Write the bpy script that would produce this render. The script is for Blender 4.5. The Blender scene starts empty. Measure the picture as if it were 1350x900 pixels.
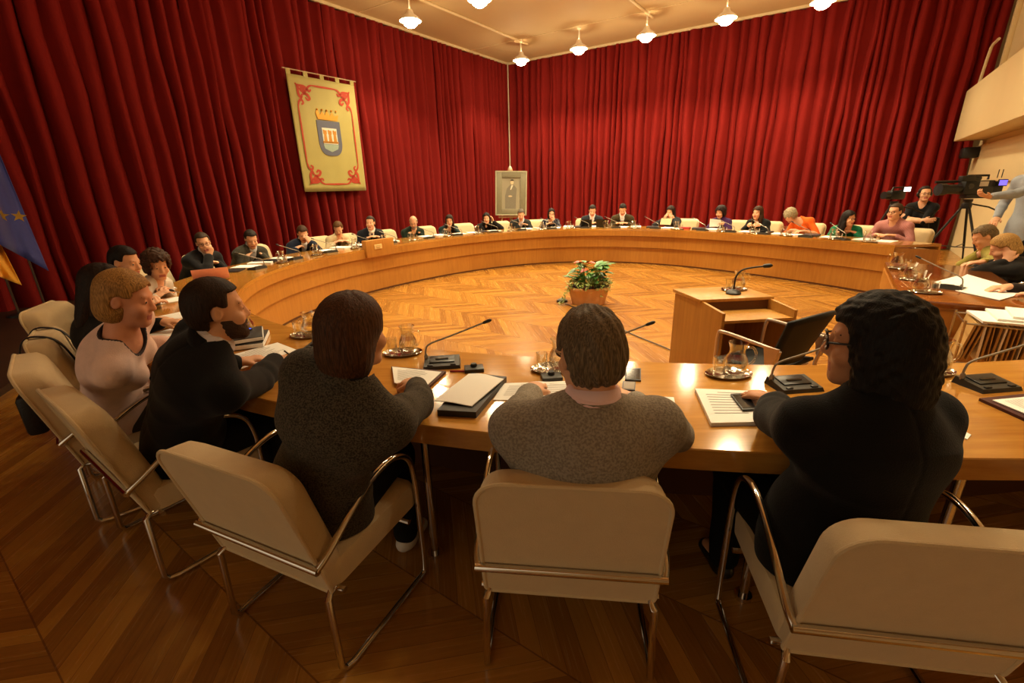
import bpy, bmesh, math, random
import numpy as np
from mathutils import Vector, Matrix
random.seed(7)
SC = bpy.context.scene
COL = SC.collection
R = math.radians

# ------------------------------------------------------------------ camera
FPX, PITCH, ROLL, CAMH = 600.0, R(18.6), R(1.45), 1.65
_f = Vector((0, math.cos(PITCH), -math.sin(PITCH)))
_r0 = Vector((1, 0, 0)); _u0 = _r0.cross(_f)
_r = math.cos(ROLL)*_r0 - math.sin(ROLL)*_u0
_u = math.sin(ROLL)*_r0 + math.cos(ROLL)*_u0
cam = bpy.data.cameras.new('camera'); camo = bpy.data.objects.new('camera', cam); COL.objects.link(camo)
cam.sensor_width = 36.0; cam.lens = 36.0*FPX/1350.0; cam.clip_start = 0.02; cam.clip_end = 200
m = Matrix((( _r.x, _u.x, -_f.x, 0), (_r.y, _u.y, -_f.y, 0), (_r.z, _u.z, -_f.z, CAMH), (0, 0, 0, 1)))
camo.matrix_world = m
SC.camera = camo

def ray(x, y): return _f + _r*((x-675)/FPX) - _u*((y-450)/FPX)
def at(x, y, z=0.0):
    d = ray(x, y); t = (z-CAMH)/d.z
    return Vector((d.x*t, d.y*t, z))
def pd(x, y, dep): return ray(x, y)*dep + Vector((0, 0, CAMH))
def aty(x, y, Y):
    d = ray(x, y); return d*(Y/d.y) + Vector((0, 0, CAMH))

# ------------------------------------------------------------------ materials
def lin(c):
    def f(v):
        v /= 255.0
        return v/12.92 if v <= .04045 else ((v+.055)/1.055)**2.4
    return (f(c[0]), f(c[1]), f(c[2]), 1.0)
MC = {}
def mat(name, col=(200, 200, 200), rough=.6, metal=0.0, var=.12, scale=18.0, bump=0.0, bscale=None, spec=.5, pattern=None, col2=None, trans=0.0, emit=None, estr=0.0, sheen=0.0, coat=0.0, ior=1.45):
    if name in MC: return MC[name]
    M = bpy.data.materials.new(name); M.use_nodes = True
    nt = M.node_tree; N = nt.nodes; L = nt.links
    b = N['Principled BSDF']
    c = lin(col)
    tc = N.new('ShaderNodeTexCoord')
    nz = N.new('ShaderNodeTexNoise'); nz.inputs['Scale'].default_value = scale; nz.inputs['Detail'].default_value = 4
    L.new(tc.outputs['Object'], nz.inputs['Vector'])
    mix = N.new('ShaderNodeMix'); mix.data_type = 'RGBA'
    A = [max(0, v*(1-var)) for v in c[:3]]+[1]; B = [min(1, v*(1+var)) for v in c[:3]]+[1]
    if pattern is None:
        mix.inputs[6].default_value = A; mix.inputs[7].default_value = B
        L.new(nz.outputs['Fac'], mix.inputs[0])
    else:
        c2 = lin(col2)
        mix.inputs[6].default_value = c; mix.inputs[7].default_value = c2
        rp = N.new('ShaderNodeValToRGB')
        if pattern == 'dots':
            v = N.new('ShaderNodeTexVoronoi'); v.inputs['Scale'].default_value = scale; L.new(tc.outputs['Object'], v.inputs['Vector'])
            rp.color_ramp.elements[0].position = .18; rp.color_ramp.elements[0].color = (1, 1, 1, 1)
            rp.color_ramp.elements[1].position = .3; rp.color_ramp.elements[1].color = (0, 0, 0, 1)
            L.new(v.outputs['Distance'], rp.inputs[0])
        elif pattern == 'tweed':
            nz.inputs['Scale'].default_value = scale; nz.inputs['Detail'].default_value = 6
            rp.color_ramp.elements[0].position = .42; rp.color_ramp.elements[1].position = .6
            L.new(nz.outputs['Fac'], rp.inputs[0])
        elif pattern in ('stripes', 'bands'):
            w = N.new('ShaderNodeTexWave'); w.inputs['Scale'].default_value = scale; w.inputs['Distortion'].default_value = .4
            w.bands_direction = 'X' if pattern == 'stripes' else 'Z'
            L.new(tc.outputs['Object'], w.inputs['Vector'])
            rp.color_ramp.elements[0].position = .45; rp.color_ramp.elements[1].position = .55
            L.new(w.outputs['Fac'], rp.inputs[0])
        elif pattern == 'check':
            w = N.new('ShaderNodeTexChecker'); w.inputs['Scale'].default_value = scale
            L.new(tc.outputs['Object'], w.inputs['Vector']); L.new(w.outputs['Fac'], rp.inputs[0])
        L.new(rp.outputs['Color'], mix.inputs[0])
    L.new(mix.outputs[2], b.inputs['Base Color'])
    b.inputs['Roughness'].default_value = rough; b.inputs['Metallic'].default_value = metal
    b.inputs['Specular IOR Level'].default_value = spec; b.inputs['IOR'].default_value = ior
    if trans: b.inputs['Transmission Weight'].default_value = trans
    if sheen: b.inputs['Sheen Weight'].default_value = sheen
    if coat: b.inputs['Coat Weight'].default_value = coat; b.inputs['Coat Roughness'].default_value = .08
    if bump:
        bn = N.new('ShaderNodeTexNoise'); bn.inputs['Scale'].default_value = bscale or 90; bn.inputs['Detail'].default_value = 3
        L.new(tc.outputs['Object'], bn.inputs['Vector'])
        bp = N.new('ShaderNodeBump'); bp.inputs['Strength'].default_value = bump; bp.inputs['Distance'].default_value = .01
        L.new(bn.outputs['Fac'], bp.inputs['Height']); L.new(bp.outputs['Normal'], b.inputs['Normal'])
    if emit is not None:
        b.inputs['Emission Color'].default_value = lin(emit); b.inputs['Emission Strength'].default_value = estr
    MC[name] = M
    return M

def wood(name, c1, c2, rough=.25, axis='X', scale=3.0, coat=.3, stretch=9):
    if name in MC: return MC[name]
    M = bpy.data.materials.new(name); M.use_nodes = True
    nt = M.node_tree; N = nt.nodes; L = nt.links; b = N['Principled BSDF']
    tc = N.new('ShaderNodeTexCoord'); mp = N.new('ShaderNodeMapping')
    s = [stretch]*3; s['XYZ'.index(axis)] = .8; mp.inputs['Scale'].default_value = s
    L.new(tc.outputs['Object'], mp.inputs['Vector'])
    nz = N.new('ShaderNodeTexNoise'); nz.inputs['Scale'].default_value = scale; nz.inputs['Detail'].default_value = 7; nz.inputs['Roughness'].default_value = .62
    L.new(mp.outputs[0], nz.inputs['Vector'])
    n2 = N.new('ShaderNodeTexNoise'); n2.inputs['Scale'].default_value = .9; L.new(tc.outputs['Object'], n2.inputs['Vector'])
    ad = N.new('ShaderNodeMath'); ad.operation = 'MULTIPLY_ADD'; ad.inputs[1].default_value = .5
    L.new(n2.outputs['Fac'], ad.inputs[0])
    ml = N.new('ShaderNodeMath'); ml.operation = 'MULTIPLY'; ml.inputs[1].default_value = .5
    L.new(nz.outputs['Fac'], ml.inputs[0]); L.new(ml.outputs[0], ad.inputs[2])
    rp = N.new('ShaderNodeValToRGB'); e = rp.color_ramp.elements
    e[0].position = .34; e[0].color = lin(c1); e[1].position = .64; e[1].color = lin(c2)
    L.new(ad.outputs[0], rp.inputs[0]); L.new(rp.outputs[0], b.inputs['Base Color'])
    b.inputs['Roughness'].default_value = rough; b.inputs['Coat Weight'].default_value = coat; b.inputs['Coat Roughness'].default_value = .1
    MC[name] = M
    return M

def parquet():
    M = bpy.data.materials.new('herringbone_parquet'); M.use_nodes = True
    nt = M.node_tree; N = nt.nodes; L = nt.links; b = N['Principled BSDF']
    def mth(op, a, bb=None, c=None):
        n = N.new('ShaderNodeMath'); n.operation = op
        for i, v in enumerate((a, bb, c)):
            if v is None: continue
            if isinstance(v, (int, float)): n.inputs[i].default_value = v
            else: L.new(v, n.inputs[i])
        return n.outputs[0]
    tc = N.new('ShaderNodeTexCoord'); mp = N.new('ShaderNodeMapping'); mp.inputs['Rotation'].default_value = (0, 0, R(-54.6))
    L.new(tc.outputs['Object'], mp.inputs['Vector'])
    sp = N.new('ShaderNodeSeparateXYZ'); L.new(mp.outputs[0], sp.inputs[0])
    a, t = sp.outputs['X'], sp.outputs['Y']
    W, PW = .52, .105
    cs = mth('DIVIDE', a, W); ci = mth('FLOOR', cs); fr = mth('MULTIPLY', mth('SUBTRACT', cs, ci), W)
    par = mth('SUBTRACT', mth('MULTIPLY', mth('MODULO', mth('ABSOLUTE', ci), 2.0), 2.0), 1.0)
    tt = mth('ADD', t, mth('MULTIPLY', par, fr))
    ps = mth('DIVIDE', tt, PW); pi_ = mth('FLOOR', ps); pf = mth('SUBTRACT', ps, pi_)
    cb = N.new('ShaderNodeCombineXYZ'); L.new(ci, cb.inputs[0]); L.new(pi_, cb.inputs[1])
    wn = N.new('ShaderNodeTexWhiteNoise'); wn.noise_dimensions = '2D'; L.new(cb.outputs[0], wn.inputs['Vector'])
    # grain along the plank
    al = mth('SUBTRACT', mth('MULTIPLY', par, t), fr)
    cg = N.new('ShaderNodeCombineXYZ'); L.new(mth('MULTIPLY', al, 1.2), cg.inputs[0]); L.new(mth('MULTIPLY', ps, 3.0), cg.inputs[1]); L.new(mth('MULTIPLY', wn.outputs['Value'], 30.0), cg.inputs[2])
    gn = N.new('ShaderNodeTexNoise'); gn.inputs['Scale'].default_value = 2.2; gn.inputs['Detail'].default_value = 6; L.new(cg.outputs[0], gn.inputs['Vector'])
    v = mth('ADD', mth('MULTIPLY', wn.outputs['Value'], .55), mth('MULTIPLY', gn.outputs['Fac'], .5))
    rp = N.new('ShaderNodeValToRGB'); e = rp.color_ramp.elements
    e[0].position = .1; e[0].color = lin((126, 78, 26)); e[1].position = .95; e[1].color = lin((190, 136, 56))
    L.new(v, rp.inputs[0])
    g1 = mth('LESS_THAN', pf, .03); g2 = mth('LESS_THAN', fr, .006)
    gp = mth('MAXIMUM', g1, g2)
    mx = N.new('ShaderNodeMix'); mx.data_type = 'RGBA'; mx.inputs[7].default_value = lin((96, 54, 22))
    L.new(mth('MULTIPLY', gp, .7), mx.inputs[0]); L.new(rp.outputs[0], mx.inputs[6]); L.new(mx.outputs[2], b.inputs['Base Color'])
    rr = mth('ADD', mth('MULTIPLY', gn.outputs['Fac'], .12), .2)
    L.new(rr, b.inputs['Roughness'])
    b.inputs['Coat Weight'].default_value = .25; b.inputs['Coat Roughness'].default_value = .12
    return M

# ------------------------------------------------------------------ mesh building
class MB:
    def __init__(s): s.v = []; s.f = []; s.mi = []; s.sm = []
    def add(s, vs, fs, mi=0, smooth=True):
        o = len(s.v); s.v += [tuple(v) for v in vs]
        for f in fs: s.f.append([i+o for i in f]); s.mi.append(mi); s.sm.append(smooth)
        return s
    def box(s, c, d, rot=None, bev=0.0, seg=2, mi=0):
        bm = bmesh.new(); bmesh.ops.create_cube(bm, size=1.0)
        for v in bm.verts: v.co = Vector((v.co.x*d[0], v.co.y*d[1], v.co.z*d[2]))
        if bev: bmesh.ops.bevel(bm, geom=list(bm.edges), offset=bev, segments=seg, affect='EDGES', profile=.5)
        M = rot if rot is not None else Matrix.Identity(3)
        c = Vector(c); bm.verts.index_update()
        s.add([M @ v.co + c for v in bm.verts], [[v.index for v in f.verts] for f in bm.faces], mi, bev > 0)
        bm.free(); return s
    def tube(s, path, r, n=10, closed=False, mi=0, caps=True):
        P = [Vector(p) for p in path]; k = len(P)
        rr = r if isinstance(r, (list, tuple)) else [r]*k
        vs = []; fs = []; up = None
        for i in range(k):
            if closed: d = P[(i+1) % k]-P[i-1]
            else: d = P[min(i+1, k-1)]-P[max(i-1, 0)]
            d.normalize()
            if up is None:
                up = Vector((0, 0, 1)) if abs(d.z) < .9 else Vector((0, 1, 0))
            x = up - d*up.dot(d)
            if x.length < 1e-6: x = d.orthogonal()
            x.normalize(); up = x; y = d.cross(x)
            for j in range(n):
                a = 2*math.pi*j/n; vs.append(P[i]+x*(rr[i]*math.cos(a))+y*(rr[i]*math.sin(a)))
        rings = k if closed else k-1
        for i in range(rings):
            for j in range(n):
                a = i*n+j; b = i*n+(j+1) % n; c = ((i+1) % k)*n+(j+1) % n; e = ((i+1) % k)*n+j
                fs.append([a, b, c, e])
        if caps and not closed:
            fs.append(list(range(n))[::-1]); fs.append([(k-1)*n+j for j in range(n)])
        return s.add(vs, fs, mi)
    def lathe(s, prof, n=20, c=(0, 0, 0), sx=1, sy=1, mi=0, closed=False):
        vs = []; fs = []
        for r, z in prof:
            for j in range(n):
                a = 2*math.pi*j/n; vs.append((c[0]+r*sx*math.cos(a), c[1]+r*sy*math.sin(a), c[2]+z))
        k = len(prof)
        for i in range(k if closed else k-1):
            for j in range(n):
                fs.append([i*n+j, i*n+(j+1) % n, ((i+1) % k)*n+(j+1) % n, ((i+1) % k)*n+j])
        if not closed:
            fs.append(list(range(n))[::-1]); fs.append([(k-1)*n+j for j in range(n)])
        return s.add(vs, fs, mi)
    def sphere(s, c, r, n=12, mi=0):
        rx, ry, rz = (r, r, r) if isinstance(r, (int, float)) else r
        prof = []
        vs = []; fs = []; h = n//2
        for i in range(h+1):
            a = math.pi*i/h
            for j in range(n):
                b = 2*math.pi*j/n
                vs.append((c[0]+rx*math.sin(a)*math.cos(b), c[1]+ry*math.sin(a)*math.sin(b), c[2]-rz*math.cos(a)))
        for i in range(h):
            for j in range(n): fs.append([i*n+j, i*n+(j+1) % n, (i+1)*n+(j+1) % n, (i+1)*n+j])
        return s.add(vs, fs, mi)
    def prism(s, poly, t, fr=None, mi=0):
        """polygon (x,y) extruded along local z by t; fr maps local to world"""
        F = fr if fr is not None else (lambda p: Vector(p))
        n = len(poly)
        vs = [F((x, y, 0)) for x, y in poly]+[F((x, y, t)) for x, y in poly]
        fs = [list(range(n))[::-1], [n+i for i in range(n)]]+[[i, (i+1) % n, n+(i+1) % n, n+i] for i in range(n)]
        return s.add(vs, fs, mi, False)
    def mesh(s, name):
        me = bpy.data.meshes.new(name); me.from_pydata(s.v, [], s.f)
        me.polygons.foreach_set('material_index', s.mi); me.polygons.foreach_set('use_smooth', s.sm); me.update()
        bm = bmesh.new(); bm.from_mesh(me); bmesh.ops.recalc_face_normals(bm, faces=list(bm.faces)); bm.to_mesh(me); bm.free()
        return me
    def obj(s, name, mats, parent=None, loc=None, rotz=None):
        o = bpy.data.objects.new(name, s.mesh(name)); COL.objects.link(o)
        for M in (mats if isinstance(mats, (list, tuple)) else [mats]): o.data.materials.append(M)
        if parent is not None: o.parent = parent
        if loc is not None: o.location = loc
        if rotz is not None: o.rotation_euler = (0, 0, rotz)
        try: o.data.set_sharp_from_angle(angle=R(38))
        except Exception: pass
        return o

def tag(o, label, cat, group=None, kind=None):
    o['label'] = label; o['category'] = cat
    if group: o['group'] = group
    if kind: o['kind'] = kind
    return o
def struct(o): o['kind'] = 'structure'; return o
def empty(name, loc=(0, 0, 0), rotz=0.0):
    o = bpy.data.objects.new(name, None); COL.objects.link(o); o.empty_display_size = .05
    o.location = loc; o.rotation_euler = (0, 0, rotz); return o
def dup(root, loc, rotz, label, group=None, scale=None):
    r = root.copy(); COL.objects.link(r); r.location = loc; r.rotation_euler = (0, 0, rotz); r['label'] = label
    if group: r['group'] = group
    if scale: r.scale = scale
    for ch in list(root.children):
        c = ch.copy(); COL.objects.link(c); c.parent = r; c.matrix_parent_inverse = ch.matrix_parent_inverse
        for g in list(ch.children):
            d = g.copy(); COL.objects.link(d); d.parent = c; d.matrix_parent_inverse = g.matrix_parent_inverse
    return r

WOOD = wood('honey_veneer', (156, 100, 38), (194, 138, 60), rough=.28, axis='X')
WOODT = wood('desk_top_veneer', (158, 102, 38), (198, 142, 62), rough=.13, axis='X', coat=.5)
WOODP = wood('panel_veneer', (162, 104, 38), (190, 132, 56), rough=.35, axis='Z', coat=.15)
DARKW = wood('dark_border_wood', (38, 24, 14), (62, 40, 24), rough=.45, axis='X', coat=.1)
CHROME = mat('chrome', (225, 222, 218), rough=.12, metal=1, var=.03)
BLACKP = mat('black_plastic', (26, 26, 26), rough=.4)
GREYP = mat('grey_plastic', (62, 60, 56), rough=.38)
CREAM = mat('cream_upholstery', (214, 192, 150), rough=.85, var=.07, bump=.25, bscale=260, sheen=.2)
PAPER = mat('white_paper', (244, 242, 236), rough=.8, var=.02)
def glassy(name, tint, blend):
    M = bpy.data.materials.new(name); M.use_nodes = True; nt = M.node_tree; N = nt.nodes; L = nt.links
    N.remove(N['Principled BSDF']); out = N['Material Output']
    t = N.new('ShaderNodeBsdfTransparent'); t.inputs[0].default_value = tint
    g = N.new('ShaderNodeBsdfGlossy'); g.inputs['Roughness'].default_value = .04; g.inputs[0].default_value = (1, 1, 1, 1)
    lw_ = N.new('ShaderNodeLayerWeight'); lw_.inputs[0].default_value = blend
    tc = N.new('ShaderNodeTexCoord'); nz = N.new('ShaderNodeTexNoise'); nz.inputs['Scale'].default_value = 40; L.new(tc.outputs['Object'], nz.inputs['Vector'])
    bp = N.new('ShaderNodeBump'); bp.inputs['Strength'].default_value = .15; bp.inputs['Distance'].default_value = .004; L.new(nz.outputs['Fac'], bp.inputs['Height'])
    L.new(bp.outputs[0], g.inputs['Normal'])
    m_ = N.new('ShaderNodeMixShader'); L.new(lw_.outputs['Facing'], m_.inputs[0]); L.new(t.outputs[0], m_.inputs[1]); L.new(g.outputs[0], m_.inputs[2]); L.new(m_.outputs[0], out.inputs[0])
    return M
GLASS = glassy('clear_glass', (.97, .98, .97, 1), .42)
WATER = glassy('water', (.97, .98, .98, 1), .25)
def hairmat(c):
    nm = 'hair_%d_%d_%d' % tuple(c)
    if nm in MC: return MC[nm]
    M = mat(nm, c, rough=.55, var=.0, spec=.22); nt = M.node_tree; N = nt.nodes; L = nt.links; b = N['Principled BSDF']
    tc = N.new('ShaderNodeTexCoord'); mp = N.new('ShaderNodeMapping'); mp.inputs['Scale'].default_value = (260, 260, 24); L.new(tc.outputs['Object'], mp.inputs['Vector'])
    nz = N.new('ShaderNodeTexNoise'); nz.inputs['Scale'].default_value = 1.0; nz.inputs['Detail'].default_value = 3; L.new(mp.outputs[0], nz.inputs['Vector'])
    rp = N.new('ShaderNodeValToRGB'); k = lin(c); e = rp.color_ramp.elements
    e[0].position = .35; e[0].color = (k[0]*.55, k[1]*.55, k[2]*.55, 1); e[1].position = .68; e[1].color = (min(1, k[0]*1.7), min(1, k[1]*1.7), min(1, k[2]*1.7), 1)
    L.new(nz.outputs['Fac'], rp.inputs[0]); L.new(rp.outputs[0], b.inputs['Base Color'])
    bp = N.new('ShaderNodeBump'); bp.inputs['Strength'].default_value = .6; bp.inputs['Distance'].default_value = .004; L.new(nz.outputs['Fac'], bp.inputs['Height']); L.new(bp.outputs[0], b.inputs['Normal'])
    return M
# ------------------------------------------------------------------ room
UX, UY = .583, .812           # into the far corner along the left wall
VX, VY = .839, -.544          # away from the corner along the far right wall
KX, KY, CEIL = .0586, 17.8, 5.67
U = Vector((UX, UY, 0)); V = Vector((VX, VY, 0)); K = Vector((KX, KY, 0)); EC = Vector((10.57, 10.99, 0))
WALLM = mat('cream_wall', (216, 196, 150), rough=.8, var=.04, scale=2)
CEILM = mat('ceiling_paint', (212, 188, 142), rough=.75, var=.05, scale=1.2)
mb = MB(); mb.box((0, 0, -.05), (60, 60, .1)); struct(mb.obj('floor', parquet()))
def wallbox(name, P0, d, L, nrm, h=CEIL, m=None, z0=0):
    d = d.normalized(); nrm = nrm.normalized(); mbx = MB()
    rot = Matrix(((d.x, nrm.x, 0), (d.y, nrm.y, 0), (0, 0, 1)))
    c = P0 + d*(L/2) - nrm*.1; c.z = z0+h/2
    mbx.box(c, (L, .2, h), rot); return struct(mbx.obj(name, m or WALLM))
NL = Vector((.812, -.583, 0)); NB = Vector((-.544, -.839, 0)); NR = Vector((-.812, .583, 0))
wallbox('wall_left', K-NL*.25, -U, 24, NL)
wallbox('wall_back', K-NB*.25, V, 12.6, NB)
wallbox('wall_right', EC, -U, 22, NR)
ceil = MB(); ceil.box((2, 9.5, CEIL+.05), (44, 26, .1)); struct(ceil.obj('ceiling', CEILM))
# conduits on the ceiling
tcount = [0]
def trim(mbx, M):
    tcount[0] += 1; return struct(mbx.obj('trim_%d' % tcount[0], M))
CONDUIT = mat('conduit_paint', (226, 206, 164), rough=.5)
for base in (Vector((.47, 15.15, 0)), Vector((3.54, 13.16, 0))):
    a = base+U*.35; b = base-U*13; trim(MB().tube([(a.x, a.y, CEIL-.03), (b.x, b.y, CEIL-.03)], .03, 8), CONDUIT)
for off in (2.1, 6.2):
    a = K-U*off; b = a+V*12; trim(MB().box(((a+b)/2)+Vector((0, 0, CEIL-.006)), (12, .04, .012), Matrix(((VX, -VY, 0), (VY, VX, 0), (0, 0, 1)))), CONDUIT)
# pale strip in the corner between the two drapes, and rails above them
trim(MB().tube([(KX+.03, KY-.25, 0), (KX+.03, KY-.25, CEIL)], .02, 8), mat('strip', (206, 190, 160), rough=.5))
RAIL = mat('curtain_rail', (214, 196, 156), rough=.5)
for P0, d, L in ((K+NL*.12, -U, 22), (K+NB*.12, V, 12.5)):
    a = P0; b = P0+d*L; dn = d.normalized()
    trim(MB().box(((a+b)/2)+Vector((0, 0, CEIL-.03)), (L, .05, .06), Matrix(((dn.x, -dn.y, 0), (dn.y, dn.x, 0), (0, 0, 1)))), RAIL)

# drapes
CURT = mat('crimson_velvet', (116, 22, 18), rough=.85, var=.1, scale=3, spec=.15, sheen=.0, bump=.08, bscale=140)
def curtain(name, P0, d, L, nrm, label, seed):
    rnd = random.Random(seed); d = d.normalized(); nrm = nrm.normalized()
    # pleat breaks
    s = 0; br = [0]
    while s < L: s += rnd.uniform(.15, .29); br.append(s)
    dep = [rnd.uniform(.13, .21) for _ in br]; lean = [rnd.uniform(-.012, .012) for _ in br]
    rows = 7; cols = []
    for i in range(len(br)-1):
        a, b = br[i], br[i+1]
        for j in range(8):
            q = j/8.0; cols.append((a+(b-a)*q, i, q))
    vs = []; fs = []
    for r in range(rows+1):
        z = .03 + (CEIL-.06-.03)*r/rows
        for (sx, i, q) in cols:
            wob = .02*math.sin(r*1.1+i*2.3)+.015*math.sin(r*2.3+i)
            h = dep[i]*(abs(math.sin(math.pi*min(1, max(0, q))))**.8)*(1-.2*(r/rows)) + .02*math.sin(i*1.7)
            p = P0 + d*(sx+wob+lean[i]*r) + nrm*h
            vs.append((p.x, p.y, z))
    n = len(cols)
    for r in range(rows):
        for j in range(n-1): fs.append([r*n+j, r*n+j+1, (r+1)*n+j+1, (r+1)*n+j])
    o = MB().add(vs, fs).obj(name, CURT); tag(o, label, 'curtain'); return o
curtain('curtain', K+NL*.0, -U, 21.5, NL, 'long pleated crimson curtain behind the hanging yellow banner', 3)
curtain('curtain', K+NB*.0+V*.1, V, 12.3, NB, 'long pleated crimson curtain running from the corner to the cream wall', 5)

# low slab in a darker wood tone along the left wall
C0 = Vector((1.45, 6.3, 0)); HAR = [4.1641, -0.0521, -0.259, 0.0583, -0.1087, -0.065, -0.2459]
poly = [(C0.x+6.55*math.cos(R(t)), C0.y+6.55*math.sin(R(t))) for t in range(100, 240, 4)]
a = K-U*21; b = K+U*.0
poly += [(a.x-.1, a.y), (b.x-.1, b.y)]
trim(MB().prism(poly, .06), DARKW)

# balcony front and ledge on the cream wall
def wall_right_box(s0, s1, z0, z1, out, M):
    d = -U; c = EC + d*((s0+s1)/2) + NR*(out/2); c.z = (z0+z1)/2
    mbx = MB(); mbx.box(c, (s1-s0, out, z1-z0), Matrix(((d.x, NR.x, 0), (d.y, NR.y, 0), (0, 0, 1))), bev=.01); return trim(mbx, M)
wall_right_box(.55, 18, 2.39, 3.38, .5, WALLM)
wall_right_box(.0, 18, 1.57, 2.28, .06, WALLM)
wall_right_box(.35, .5, 2.39, CEIL, .08, WALLM)
sp = EC - U*.62 + NR*.2
mb = MB(); mb.box((0, 0, 0), (.36, .26, .22), bev=.02); mb.box((0, .13, 0), (.3, .02, .17), bev=.005)
o = mb.obj('wall_speaker', BLACKP, loc=(sp.x, sp.y, 2.14), rotz=math.atan2(NR.y, NR.x)-math.pi/2); tag(o, 'small black loudspeaker fixed on the cream wall beside the curtain edge', 'speaker')
MB().tube([(0, -.14, 0), (0, -.24, .02)], .02, 8).obj('bracket', BLACKP, o)
# handrail bow on the balcony
mb = MB(); q = EC-U*1.0+NR*.4; pts = []
for i in range(9):
    t = i/8; p = q - U*(.9*t); pts.append((p.x, p.y, 3.3+.75*math.sin(min(1, t*2.2)*math.pi/2)))
mb.tube([(q.x, q.y, 3.3)]+pts, .025, 8); tag(mb.obj('handrail', mat('cream_metal', (214, 200, 164), rough=.4)), 'curved cream handrail above the balcony front on the right', 'handrail')

# ------------------------------------------------------------------ ring desk
def rin(th):
    s = HAR[0]
    for k in (1, 2, 3): s += HAR[2*k-1]*math.cos(k*th)+HAR[2*k]*math.sin(k*th)
    return s
DH = .75
def dw(th):
    d = math.degrees(th) % 360; t = min(1, max(0, (d-25)/75)); t = t*t*(3-2*t)
    return .70+.16*t
def rp(th, r, z=0.0): return Vector((C0.x+r*math.cos(th), C0.y+r*math.sin(th), z))
TH0, TH1 = R(3.2), R(297)
def band(name, prof, M, parent, n=260, t0=TH0, t1=TH1):
    """prof: closed list of (offset from inner edge, z)"""
    vs = []; fs = []; k = len(prof)
    for i in range(n+1):
        th = t0+(t1-t0)*i/n; r = rin(th)
        for o, z in prof: vs.append(rp(th, r+(o if o < .3 else o-.86+dw(th)), z))
    for i in range(n):
        for j in range(k): fs.append([i*k+j, i*k+(j+1) % k, (i+1)*k+(j+1) % k, (i+1)*k+j])
    fs.append(list(range(k))); fs.append([n*k+j for j in range(k)][::-1])
    return MB().add(vs, fs).obj(name, M, parent)
desk = band('ring_desk', [(0, DH-.035), (.004, DH), (.856, DH), (.86, DH-.005), (.86, DH-.085), (.83, DH-.085), (.83, DH-.035)], WOODT, None)
tag(desk, 'great ring shaped honey wood council desk', 'desk')
band('fascia', [(.0, .60), (.0, DH-.036), (.03, DH-.036), (.03, .60)], WOODP, desk)
band('front_panel', [(.035, .355), (.035, .592), (.06, .592), (.06, .355)], WOODP, desk)
band('front_panel', [(.06, .03), (.06, .347), (.085, .347), (.085, .03)], WOODP, desk)
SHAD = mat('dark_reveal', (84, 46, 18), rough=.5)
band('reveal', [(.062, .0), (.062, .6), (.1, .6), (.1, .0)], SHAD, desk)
mb = MB(); 
for t, s in ((TH0, 1), (TH1, -1)):
    M_ = MB(); r = rin(t); dr = Vector((math.cos(t), math.sin(t), 0)); dt = Vector((-math.sin(t), math.cos(t), 0))*s
    M_.prism([(0.0, 0), (dw(t), 0), (dw(t), DH-.086), (0.0, DH-.036)], .03, lambda p: rp(t, r+p[0], p[1])+dt*(p[2]+.0)); M_.obj('end_panel', WOODP, desk)
for k in range(16):
    t = R(176+8*k); r = rin(t)+dw(t)-.09
    MB().tube([rp(t, r, .02), rp(t, r, DH-.086)], .018, 10).lathe([(.035, 0), (.035, .02)], 12, rp(t, r)).obj('leg', CHROME, desk)
# straight clerks' table that closes the ring
SC0 = Vector((3.10, 3.50, 0)); SU = Vector((.575, .818, 0)); SV = Vector((.818, -.575, 0))
clerk = empty('clerks_table', SC0+SU*1.03+SV*.41); tag(clerk, 'straight polished wooden table closing the ring at the right', 'table')
rotc = Matrix(((SU.x, SV.x, 0), (SU.y, SV.y, 0), (0, 0, 1)))
def clocal(u, v, z): return SU*(u-1.03)+SV*(v-.41)+Vector((0, 0, z))
CLW = wood('dark_top_veneer', (112, 60, 22), (150, 86, 34), rough=.14, axis='X', coat=.5)
MB().box(clocal(1.03, .41, .725), (2.06, .82, .05), rotc, bev=.008).obj('table_top', CLW, clerk)
MB().box(clocal(1.03, .02, .35), (2.0, .03, .7), rotc).box(clocal(1.03, .005, .58), (2.0, .012, .2), rotc).obj('front_panel', WOODP, clerk)
for u in (.03, 2.03):
    MB().box(clocal(u, .41, .35), (.03, .78, .7), rotc).box(clocal(u-.02 if u < 1 else u+.02, .41, .6), (.012, .76, .16), rotc).obj('side_panel', WOODP, clerk)
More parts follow.
